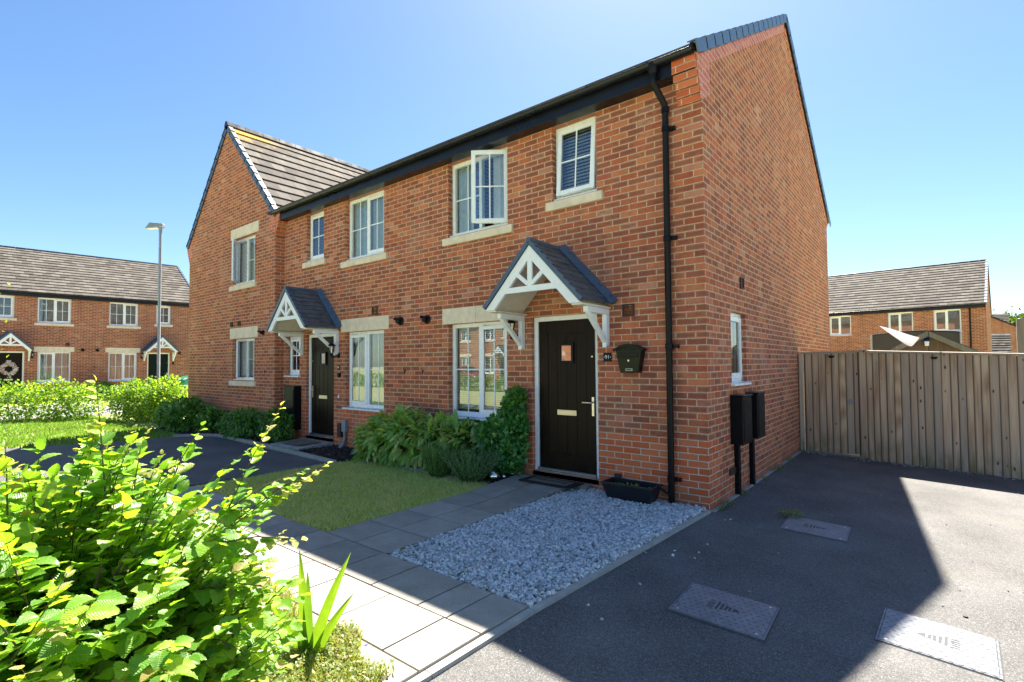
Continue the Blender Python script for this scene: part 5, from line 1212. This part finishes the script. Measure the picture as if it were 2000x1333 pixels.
def car(loc, rz, colr, label):
    e = empty('parked_car', loc, label, 'car', rz=rz); PM = NT('car_paint'); PM.col(colr); PM.rough(.25); PM.p.inputs['Coat Weight'].default_value = .6
    prof = [(-2.0, .32), (-2.02, .62), (-1.95, .90), (-1.80, 1.02), (-1.25, 1.42), (-.2, 1.50), (.35, 1.44), (1.05, .98), (1.75, .86), (1.98, .68), (2.0, .32)]
    b = MB(); n = len(prof)
    def sec(x, z, k):  # half-width varies with height
        w_ = .84 if z < 1.0 else .84-.26*(z-1.0)/.5
        return w_*k*(1-.10*max(0, abs(x)-1.5)/.5)
    for i in range(n-1):
        (xa, za_), (xb, zb_) = prof[i], prof[i+1]
        b.face([(xa, -sec(xa, za_, 1), za_), (xa, sec(xa, za_, 1), za_), (xb, sec(xb, zb_, 1), zb_), (xb, -sec(xb, zb_, 1), zb_)])
    for sg in (-1, 1):
        low = [(x, z) for x, z in prof if z <= 1.03]; cab = [(-1.80, 1.02), (-1.25, 1.42), (-.2, 1.50), (.35, 1.44), (1.05, .98)]
        body = [(x, sg*sec(x, z, 1), z) for x, z in [(-2.0, .32), (-2.02, .62), (-1.95, .90), (-1.80, 1.0), (1.05, .98), (1.75, .86), (1.98, .68), (2.0, .32)]]
        wh = []
        b.face(body if sg < 0 else body[::-1]); q = [(x, sg*sec(x, z, 1), z) for x, z in cab]; b.face(q[::-1] if sg < 0 else q)
    b.face([(-2.0, -.84, .32), (2.0, -.84, .32), (2.0, .84, .32), (-2.0, .84, .32)][::-1])
    b.build('body', PM.m, e, bevel=.03, smooth=True)
    g = MB(); DG = plain('car_glass', (.02, .025, .03), .06, .02)
    g.hexa([(.98, -.70, 1.01), (.98, .70, 1.01), (.40, .58, 1.40), (.40, -.58, 1.40)], [(1.005, -.70, 1.03), (1.005, .70, 1.03), (.425, .58, 1.425), (.425, -.58, 1.425)]); g.build('windscreen', DG, e)
    g = MB(); g.hexa([(-1.70, .70, 1.06), (-1.70, -.70, 1.06), (-1.28, -.58, 1.37), (-1.28, .58, 1.37)], [(-1.725, .70, 1.08), (-1.725, -.70, 1.08), (-1.305, -.58, 1.395), (-1.305, .58, 1.395)]); g.build('rear_window', DG, e)
    for sg in (-1, 1):
        g = MB(); q = [(-1.55, 1.06), (-1.15, 1.37), (-.2, 1.44), (.30, 1.39), (.85, 1.04)]; q3 = [(x, sg*(sec(x, z, 1)+.008), z) for x, z in q]; g.face(q3 if sg > 0 else q3[::-1]); g.build('side_window', DG, e)
        g = MB(); g.box(.72, .86, sg*.86, sg*1.02, 1.0, 1.13); g.build('door_mirror', BLACK, e, bevel=.02)
        for x in (-1.28, 1.30):
            g = MB(); g.lathe([(.0, -.11), (.31, -.11), (.325, -.08), (.325, .08), (.31, .11), (0, .11)], (x, sg*.78, .325), 20, 'y'); w_ = g.build('wheel', BLACK, e, smooth=True)
            g = MB(); g.lathe([(0, -.118), (.20, -.114), (.21, -.105), (0, -.105)] if sg < 0 else [(0, .118), (.20, .114), (.21, .105), (0, .105)], (x, sg*.78, .325), 14, 'y'); g.build('rim', METAL, w_)
        g = MB(); g.box(1.86, 1.965, sg*.45, sg*.74, .66, .78); g.build('headlight', WHITE, e, bevel=.02)
    return e
car((-27.4, 6.0, .22), R_(-96), (.0, .34, .16, 1), 'green car parked before the far terrace, half hidden by the gabled house')

# ================================================================= plants
T_S = (np.array([(0, 0, 0), (.36, .45, .06), (0, 1, -.04), (-.36, .45, .06), (0, .5, -.03)]), np.array([(0, 1, 2, 4), (0, 4, 2, 3)]), np.array([(.5, 0), (.9, .5), (.5, 1), (.1, .5), (.5, .5)]))
def hornbeam():
    V = []; U = []; n = 13
    for i in range(n+1):
        t = i/n; w_ = .39*math.sin(math.pi*min(1, t)**.78)**.75 if 0 < t < 1 else .0
        w_ *= (1.07 if i % 2 else .94); dz = -.28*t*t; wav = .02*math.sin(i*2.2)
        ys = t
        V += [(-w_, ys-.03*(i % 2), dz+.30*w_+wav), (0, ys, dz), (w_, ys-.03*(i % 2), dz+.30*w_-wav)]; U += [(.5-w_*1.3, t), (.5, t), (.5+w_*1.3, t)]
    F = []
    for i in range(n): a = i*3; F += [(a, a+1, a+4, a+3), (a+1, a+2, a+5, a+4)]
    return np.array(V), np.array(F), np.array(U)
T_H = hornbeam()
def lance(n=5, w0=.16, droop=.5):
    V = []; U = []; 
    for i in range(n+1):
        t = i/n; w_ = w0*math.sin(math.pi*min(.999, t*.93+.05))**.8 if i < n else .004; V += [(-w_, t, -droop*t*t+.3*w_), (0, t, -droop*t*t), (w_, t, -droop*t*t+.3*w_)]; U += [(.5-w_, t), (.5, t), (.5+w_, t)]
    F = []
    for i in range(n): a = i*3; F += [(a, a+1, a+4, a+3), (a+1, a+2, a+5, a+4)]
    return np.array(V), np.array(F), np.array(U)
T_L = lance(); T_N = (np.array([(-.05, 0, 0), (.05, 0, 0), (.03, 1, 0), (-.03, 1, 0)]), np.array([(0, 1, 2, 3)]), np.array([(.4, 0), (.6, 0), (.6, 1), (.4, 1)]))
T_I = (np.array([(0, 0, 0), (.48, .12, .03), (.28, .50, .05), (0, 1, -.02), (-.28, .50, .05), (-.48, .12, .03), (0, .45, -.02)]), np.array([(0, 1, 2, 6), (6, 2, 3, 3), (6, 3, 4, 4), (0, 6, 4, 5)]), np.array([(.5, 0), (.9, .1), (.7, .5), (.5, 1), (.3, .5), (.1, .1), (.5, .45)]))
T_I = (T_I[0], np.array([(0, 1, 2, 6), (6, 2, 3, 4), (0, 6, 4, 5)]), T_I[2])
def leaves(name, P, Dv, Nv, S, T, mat, parent=None, off=None, smooth=False):
    P, Dv, Nv = map(lambda a: np.asarray(a, float), (P, Dv, Nv)); S = np.asarray(S, float).reshape(-1, 1)
    y = Dv/(np.linalg.norm(Dv, axis=1, keepdims=True)+1e-9); x = np.cross(y, Nv); x /= (np.linalg.norm(x, axis=1, keepdims=True)+1e-9); z = np.cross(x, y)
    V, F, U = T; n = len(P)
    v = P[:, None]+S[:, None]*(V[None, :, 0:1]*x[:, None]+V[None, :, 1:2]*y[:, None]+V[None, :, 2:3]*z[:, None])
    f = (np.arange(n)[:, None, None]*len(V)+F[None]).reshape(-1, F.shape[1]); uv = np.tile(U[F.ravel()], (n, 1))
    return fast(name, v.reshape(-1, 3), f, mat, parent, uv=uv, off=off, smooth=smooth)
def rdir(n, upb=0.): d = NP.normal(size=(n, 3)); d[:, 2] += upb; return d/np.linalg.norm(d, axis=1, keepdims=True)
def foliage(name, label, cat, blobs, n, size, T, mat, base, group=None, lump=.22, shell_=(.55, 1.08), leafname='leaves', stems=8, flat=.9, stem_m=None, out=.8):
    e = empty(name, base, label, cat, group); W = np.array([b[6]*b[7]**0 if len(b) > 7 else b[3]*b[4]+b[4]*b[5]+b[3]*b[5] for b in blobs]); W = W/W.sum()
    P = []; D_ = []
    for b, w_ in zip(blobs, W):
        k = int(n*w_); d = rdir(k, .25); ph = NP.uniform(0, 6, 3)
        lumpy = 1+lump*(np.sin(d[:, 0]*5+ph[0])*np.sin(d[:, 1]*5+ph[1])+.6*np.sin(d[:, 2]*9+d[:, 0]*7+ph[2])*.8)
        r = NP.uniform(shell_[0], shell_[1], (k, 1))**.6*lumpy[:, None]; P.append(np.array(b[:3])+d*r*np.array(b[3:6])); D_.append(d)
    P = np.concatenate(P); D_ = np.concatenate(D_); k = P[:, 2] > .02; P = P[k]; D_ = D_[k]; m_ = len(P)
    dirs = D_*out+rdir(m_)*.8; nrm = np.array([0, 0, flat])+rdir(m_)*.6+D_*.25
    leaves(leafname, P, dirs, nrm, NP.uniform(size[0], size[1], m_), T, mat, e, off=base)
    if not stems: return e
    s = MB()
    for i in range(stems):
        b = random.choice(blobs); p1 = Vector(b[:3])+Vector((random.uniform(-.6, .6)*b[3], random.uniform(-.6, .6)*b[4], random.uniform(0, .7)*b[5])); p0 = Vector((b[0]+random.uniform(-.3, .3)*b[3], b[1]+random.uniform(-.2, .2)*b[4], 0)); m_ = p0.lerp(p1, .5)+Vector((random.uniform(-.05, .05), random.uniform(-.05, .05), 0))
        s.tube([p0, m_, p1], [.012, .009, .004], 5)
    s.build('stems', stem_m or STEM, e, off=base); return e
STEM = plain('bush_stem', (.10, .065, .04), .8, .2)
HORN = leaf_mat('hornbeam_leaf', [(0, (.08, .22, .02)), (.3, (.13, .32, .028)), (.55, (.20, .40, .035)), (.78, (.36, .52, .05)), (.965, (.12, .28, .03)), (.985, (.32, .26, .09))], .46, .33)
HORNY = leaf_mat('young_hornbeam_leaf', [(.32, .42, .07), (.40, .44, .12), (.44, .38, .20), (.26, .38, .05)], .5, .4)
HEDG = leaf_mat('hedge_leaf', [(.06, .15, .018), (.11, .24, .025), (.20, .34, .04), (.32, .42, .06)], .5, .45, False)
LAUR = leaf_mat('glossy_shrub_leaf', [(.05, .16, .035), (.09, .26, .045), (.15, .34, .06), (.26, .42, .09)], .25, .3, False)
BROAD = leaf_mat('broad_shrub_leaf', [(.12, .32, .06), (.18, .42, .08), (.30, .50, .12), (.58, .62, .26), (.14, .32, .08)], .3, .35)
IVY = leaf_mat('ivy_leaf', [(.03, .14, .045), (.055, .21, .05), (.09, .28, .06), (.18, .42, .08)], .2, .3, False)
ROSE = leaf_mat('rosemary_leaf', [(.07, .20, .035), (.12, .29, .06), (.19, .36, .10), (.30, .40, .22)], .25, .5, False)

# hedges and shrubs
foliage('hornbeam_hedge', 'sunlit leafy hedge left of the gap, on the far side of the green', 'hedge', [(-22.6, -6.2, .5, .8, .95, .62), (-21.6, -5.0, .5, .75, .9, .64), (-20.6, -4.0, .52, .75, .85, .66), (-19.7, -3.1, .5, .7, .8, .62), (-18.8, -2.3, .52, .65, .75, .63), (-18.1, -1.75, .48, .5, .55, .58)], 15000, (.05, .11), T_S, HEDG, (-20.2, -3.6, 0), stems=30, shell_=(.3, 1.12))
foliage('hornbeam_hedge', 'sunlit leafy hedge at the foot of the street lamp', 'hedge', [(-16.9, -.95, .45, .6, .5, .60), (-16.2, -.75, .5, .6, .5, .66), (-15.4, -.55, .5, .6, .5, .68), (-14.75, -.55, .55, .5, .5, .66), (-16.2, -.0, .5, .7, .5, .6)], 13000, (.05, .10), T_S, HEDG, (-15.8, -.7, 0), stems=24, shell_=(.3, 1.12))
foliage('laurel_shrub', 'dark green shrub at the far left corner of the gabled house', 'shrub', [(-13.3, -.75, .33, .6, .42, .36), (-12.5, -.75, .34, .55, .42, .40)], 3600, (.07, .12), T_S, LAUR, (-12.9, -.75, 0), 'evergreen shrubs at the gabled house')
foliage('laurel_shrub', 'small dark shrub left of the middle of the gabled house wall', 'shrub', [(-11.55, -.58, .27, .36, .30, .28)], 1500, (.06, .11), T_S, LAUR, (-11.5, -.62, 0), 'evergreen shrubs at the gabled house')
foliage('laurel_shrub', 'rounded dark green shrub at the near corner of the gabled house', 'shrub', [(-10.2, -.55, .27, .36, .32, .31), (-9.75, -.55, .30, .34, .32, .33)], 3200, (.06, .10), T_L, LAUR, (-9.95, -.55, 0), 'evergreen shrubs at the gabled house')
foliage('laurel_shrub', 'dark green shrub under the black meter box beside the middle house door', 'shrub', [(-8.72, -.42, .32, .30, .28, .36)], 2100, (.06, .10), T_L, LAUR, (-8.75, -.45, 0), 'evergreen shrubs at the gabled house')
foliage('small_shrub', 'low dark shrub against the far terrace wall beyond the hedge gap', 'shrub', [(-29.2, 1.2, .35, .5, .9, .4)], 1500, (.1, .16), T_S, LAUR, (-29.2, 1.2, 0))
foliage('broadleaf_shrub', 'broad-leaved green shrub with pale new leaves between the two front doors', 'shrub', [(-5.15, -.42, .34, .45, .32, .34), (-4.55, -.40, .44, .45, .32, .40), (-3.95, -.34, .40, .42, .28, .36), (-3.5, -.30, .42, .30, .2, .30)], 1700, (.13, .22), lance(5, .20, .45), BROAD, (-4.6, -.4, 0), out=1.1, lump=.15, shell_=(.5, 1.0), stems=26)
foliage('ivy', 'dark green ivy climbing beside the front door and under the living room window', 'ivy', [(-3.30, -.14, .40, .42, .13, .36), (-2.90, -.16, .42, .40, .15, .42), (-2.62, -.15, .60, .24, .14, .52), (-2.60, -.13, .92, .17, .11, .30)], 6000, (.045, .085), T_I, IVY, (-2.9, -.1, 0), out=.5, flat=.2, lump=.1, stems=14)
foliage('ivy', 'bright young ivy tip highest beside the left door frame', 'ivy', [(-2.56, -.13, 1.14, .13, .10, .12)], 260, (.05, .085), T_I, leaf_mat('young_ivy', [(.08, .20, .03), (.14, .28, .04)], .3, .4, False), (-2.56, -.13, .95), out=.5, flat=.3, stems=0)
def spiky(name, label, cx, cy, r, h, n, mat, lean=.5):
    e = empty(name, (cx, cy, 0), label, 'shrub', 'fine-leaved herbs by the ivy'); P = []; D_ = []; s = MB()
    for i in range(n):
        a = random.uniform(0, 6.28); q = random.random()**.5*r; ht = h*random.uniform(.6, 1.08)*(1-.25*(q/r)**2); p0 = Vector((cx+q*.4*math.cos(a), cy+q*.32*math.sin(a), 0)); d = Vector((math.cos(a)*q/r*lean, math.sin(a)*q/r*lean*.8, 1)); p1 = p0+d*ht+Vector((random.uniform(-.03, .03), random.uniform(-.03, .03), 0))
        s.tube([p0, p0.lerp(p1, .5)+Vector((0, 0, .02)), p1], [.003, .0025, .0015], 3, False)
        for k in range(26):
            t = .15+.85*k/26; p = p0.lerp(p1, t); P.append(p); v = (p1-p0).normalized()*1.2+Vector((random.gauss(0, .7), random.gauss(0, .7), random.gauss(0, .2))); D_.append(v)
    leaves('needle_leaves', P, D_, rdir(len(P)), NP.uniform(.022, .05, len(P)), (T_N[0]*np.array([1.6, 1, 1]), T_N[1], T_N[2]), mat, e, off=(cx, cy, 0)); s.build('stems', plain('green_stem', (.06, .11, .03), .7), e, off=(cx, cy, 0))
spiky('rosemary_bush', 'upright bright green rosemary clump, left of the two fine-leaved herbs', -3.58, -.62, .36, .56, 230, ROSE)
spiky('lavender_bush', 'grey-green spiky lavender clump, right of the two herbs, beside the mirror balls', -3.02, -.56, .38, .50, 210, leaf_mat('lavender_leaf', [(.09, .22, .07), (.16, .30, .11), (.32, .40, .30)], .25, .5, False), .9)

# foreground hornbeam bush: leaves set alternately along twigs
def twig_leaves(path, spacing, s0, s1, P, Dd, Nn, Ss, acc=None):
    pts = [Vector(p) for p in path]; L = sum((pts[i+1]-pts[i]).length for i in range(len(pts)-1)); d = spacing*.5; side = random.choice((-1, 1)); seg = 0; dist = 0.
    while d < L:
        acc_ = 0.
        for i in range(len(pts)-1):
            l = (pts[i+1]-pts[i]).length
            if acc_+l >= d: p = pts[i].lerp(pts[i+1], (d-acc_)/l); t = (pts[i+1]-pts[i]).normalized(); break
            acc_ += l
        u = d/L; sd = t.cross(Vector((0, 0, 1)))
        if sd.length < .2: sd = Vector((random.gauss(0, 1), random.gauss(0, 1), 0))
        sd.normalize(); sz = (s0+(s1-s0)*u)*random.uniform(.8, 1.2)
        dr = t*random.uniform(.45, .8)+sd*side*random.uniform(.7, 1.0)+Vector((0, 0, random.uniform(-.35, .2))); nm = Vector((random.gauss(0, .35), random.gauss(0, .35), 1))
        P.append(p+dr.normalized()*.006); Dd.append(dr); Nn.append(nm); Ss.append(sz); side = -side; d += spacing*random.uniform(.8, 1.2)
    P.append(pts[-1]); Dd.append(pts[-1]-pts[-2]); Nn.append(Vector((random.gauss(0, .3), random.gauss(0, .3), 1))); Ss.append(s1)
BB = (-.52, -5.22, 0.); e = empty('hornbeam_bush', BB, 'large sunlit hornbeam bush filling the lower left foreground', 'bush')
P, Dd, Nn, Ss = [], [], [], []; YP, YD, YN, YS = [], [], [], []; tw = MB()
fwh = Vector((-.630, .776, 0)); rth = Vector((.776, .630, 0)); C0 = Vector((1.898, -5.706, 0))
BC = Vector((-.46, -5.36, .60))
def ell(d):   # hull radius along direction
    a, b, c = d.dot(rth)/.88, d.dot(fwh)/.78, d.z/(.73 if d.z > 0 else .75)
    return 1/math.sqrt(a*a+b*b+c*c)
random.seed(21)
for i in range(1500):
    d = Vector((random.gauss(0, 1), random.gauss(0, 1), random.gauss(.25, .9))).normalized()
    R0 = ell(d)*(1+.07*math.sin(d.x*7+1)+.06*math.sin(d.y*9+d.z*5))
    f = random.uniform(.62, 1.0) if random.random() < .75 else random.uniform(.35, .7)
    tip = BC+d*R0*f
    if tip.z < .06: continue
    g = (d+Vector((0, 0, .55))+Vector((random.gauss(0, .35), random.gauss(0, .35), random.gauss(0, .2)))).normalized(); ln = random.uniform(.16, .30)
    root = tip-g*ln*.75-d*ln*.3; mid = root.lerp(tip, .5)+Vector((0, 0, random.uniform(-.01, .03)))
    tw.tube([root, mid, tip], [.0032, .0022, .0012], 4, False)
    s0 = random.uniform(.062, .096); twig_leaves([root, mid, tip], .027, s0, s0*.62, P, Dd, Nn, Ss)
    if f > .86 and d.z > -.1 and random.random() < .32:   # fresh growing tip
        t2 = tip+(g+Vector((0, 0, .2)))*random.uniform(.04, .09); tw.tube([tip, t2], [.0012, .0008], 4, False); twig_leaves([tip, t2], .02, .042, .02, YP, YD, YN, YS)
for i in range(26):   # main limbs
    a = random.uniform(0, 6.28); q = random.uniform(.2, .62); p1 = BC+Vector((math.cos(a)*q*.8, math.sin(a)*q*.8, random.uniform(0, .5))); p0 = Vector((BC.x+random.uniform(-.28, .28), BC.y+random.uniform(-.22, .22), 0)); m_ = p0.lerp(p1, .5)+Vector((random.uniform(-.06, .06), random.uniform(-.06, .06), .05))
    tw.tube([p0, m_, p1], [.012, .008, .004], 6)
# long shoots standing out of the crown (root, tip)
for r0, t0, yg in (((-.27, -5.21, 1.16), (-.30, -5.235, 1.56), 1), ((-.33, -5.44, 1.15), (-.335, -5.448, 1.36), 1), ((-.12, -4.90, 1.04), (.04, -4.765, 1.46), 1),
                   ((-.12, -4.88, 1.02), (.165, -4.65, 1.245), 1), ((-.15, -4.90, .98), (.14, -4.675, 1.215), 1), ((-.10, -4.90, 1.08), (.095, -4.705, 1.22), 0), ((-.08, -4.95, .98), (.18, -4.76, 1.00), 1), ((-.20, -5.06, 1.15), (-.08, -4.985, 1.40), 0),
                   ((-.05, -5.0, .85), (.14, -4.86, .86), 0), ((-.02, -5.02, .7), (.10, -4.92, .66), 0), ((-.18, -5.0, 1.1), (-.02, -4.86, 1.30), 0)):
    a, c = Vector(r0), Vector(t0); m_ = a.lerp(c, .5)+Vector((0, 0, .02)); tw.tube([a, m_, c], [.0028, .002, .001], 5, False)
    m2 = a.lerp(c, .55); twig_leaves([a, m2], .026, .078, .055, P, Dd, Nn, Ss)
    twig_leaves([m2, c], .022, .052, .022, *( (YP, YD, YN, YS) if yg else (P, Dd, Nn, Ss)))
leaves('leaves', P, Dd, Nn, Ss, T_H, HORN, e, off=BB, smooth=True)
leaves('young_leaves', YP, YD, YN, YS, T_H, HORNY, e, off=BB, smooth=True)
tw.build('twigs', STEM, e, off=BB)
BLUE = plain('blue_petal', (.03, .06, .65), .5, .1)
def flower(p, lab):
    b = MB()
    for k in range(5):
        a = 2*math.pi*k/5; c, s_ = math.cos(a), math.sin(a); r_ = .013
        b.hexa([(0, 0, 0), (r_*.6*c-r_*.45*s_, r_*.6*s_+r_*.45*c, .001), (r_*1.2*c, r_*1.2*s_, .003), (r_*.6*c+r_*.45*s_, r_*.6*s_-r_*.45*c, .001)], [(0, 0, .002), (r_*.6*c-r_*.45*s_, r_*.6*s_+r_*.45*c, .003), (r_*1.2*c, r_*1.2*s_, .005), (r_*.6*c+r_*.45*s_, r_*.6*s_-r_*.45*c, .003)])
    e = empty('blue_flower', p, lab, 'flower', 'small blue flowers'); b.build('petals', BLUE, e); s = MB(); s.tube([(0, 0, 0), (.005, .004, -.05)], .0012, 4); s.build('stalk', plain('green_stem', (.06, .11, .03), .7), e)
flower((-.06, -4.86, 1.09), 'small blue flower, upper one of the two caught in the bush'); flower((-.10, -4.90, 1.04), 'small blue flower, lower one of the two caught in the bush'); flower((-.47, -4.04, .12), 'small blue flower low in the clover by the kerb')
# iris
e = empty('iris_plant', (-.73, -4.21, 0), 'young iris with upright sword leaves standing between bush and paving', 'plant')
IR = leaf_mat('iris_leaf', [(.05, .14, .03), (.12, .24, .03), (.20, .30, .03)], .5, .35, False); IRB = plain('dead_leaf', (.28, .13, .05), .8, .2)
fan = [(-.235, -.015, .47, IR), (-.045, .02, .60, IR), (.005, -.02, .50, IR), (.215, .01, .62, IR), (.22, .02, .40, IR), (-.11, .0, .30, IR), (-.20, -.03, .22, IRB)]
for q, (sx, sy, ht, mt) in enumerate(fan):
    b = MB(); n = 9; prev = None
    for i in range(n+1):
        t = i/n; c = rth*(sx*(t**1.25)+.01*(q-3))+fwh*(sy*t)+Vector((0, 0, ht*t-(.03*t*t if abs(sx) > .1 else 0))); w_ = (.029*(1-t**3)+.0015)*(1 if mt is IR else .5)
        if mt is IRB: c.z = ht*(t-1.0*t*t*.55)
        cur = (c-rth*w_+fwh*.004, c+fwh*-.004, c+rth*w_+fwh*.004)
        if prev: b.face([prev[0], prev[1], cur[1], cur[0]], uv=[(.3, t), (.5, t), (.5, t), (.3, t)]); b.face([prev[1], prev[2], cur[2], cur[1]], uv=[(.5, t), (.7, t), (.7, t), (.5, t)])
        prev = cur
    b.build('leaf' if mt is IR else 'dead_leaf', mt, e, merge=True, smooth=True)
# planter sprouts
b = []; 
leaves('planter_seedlings', *(lambda n: (np.stack([NP.uniform(-1.05, -.62, n), NP.uniform(-.25, -.12, n), np.full(n, .175)], 1), rdir(n, 1.2), rdir(n), NP.uniform(.02, .05, n)))(60), T_S, LAUR); tag(bpy.context.scene.objects['planter_seedlings'], 'sparse green seedlings sprouting from the trough soil', 'seedlings', kind='stuff')
# young tree at left edge, far trees
def tree(name, label, base, h, cr, n, ls, mat, trunk_r=.08, cz=.68, group=None, T=T_S):
    e = empty(name, base, label, 'tree', group); s = MB(); bx, by, bz = base
    s.tube([(0, 0, 0), (.03, .02, h*.35), (-.02, .03, h*.62), (0, 0, h*.9)], [trunk_r, trunk_r*.75, trunk_r*.45, trunk_r*.12], 8); P = []; tips = []
    for i in range(34):
        a = random.uniform(0, 6.28); z0 = h*random.uniform(.35, .8); l = cr*random.uniform(.6, 1.05)*(1-.5*max(0, z0/h-.55)); p0 = Vector((0, 0, z0)); p1 = Vector((math.cos(a)*l, math.sin(a)*l, z0+l*random.uniform(.25, .7))); s.tube([p0, p0.lerp(p1, .5)+Vector((0, 0, .06*l)), p1], [trunk_r*.35, trunk_r*.2, trunk_r*.06], 5); tips.append((p0, p1, l))
    s.build('trunk', STEM, e)
    for p0, p1, l in tips:
        k = n//34; t = NP.uniform(.35, 1.08, (k, 1)); c = np.array(p0)*(1-t)+np.array(p1)*t; P.append(c+NP.normal(size=(k, 3))*l*.20)
    P = np.concatenate(P); leaves('crown', P, rdir(len(P)), np.array([0, 0, .8])+rdir(len(P))*.7, NP.uniform(ls*.7, ls*1.3, len(P)), T, mat, e)
tree('young_tree', 'slim young tree whose leafy side shows at the left photo edge', (-11.15, -5.3, 0), 3.7, .95, 1500, .075, HEDG, .03)
FARL = leaf_mat('far_tree_leaf', [(.03, .07, .015), (.06, .12, .02), (.10, .16, .03)], .35, .6, False)
tree('broadleaf_tree', 'distant leafy tree rising above the fence at the right edge', (11.5, 79.5, -.6), 7.6, 3.0, 6000, .35, FARL, .25)
foliage('hedge_row', 'garden hedge across the road behind the photographer, seen in window reflections', 'hedge', [(-32+2.2*k, -17.0, .4, 1.3, .5, .5) for k in range(9)], 5000, (.12, .22), T_S, HEDG, (-23, -17.0, 0), stems=10)
car((-24.5, -21.0, 0), R_(3), (.35, .01, .01, 1), 'red car across the road behind the photographer, seen only in the window reflection')
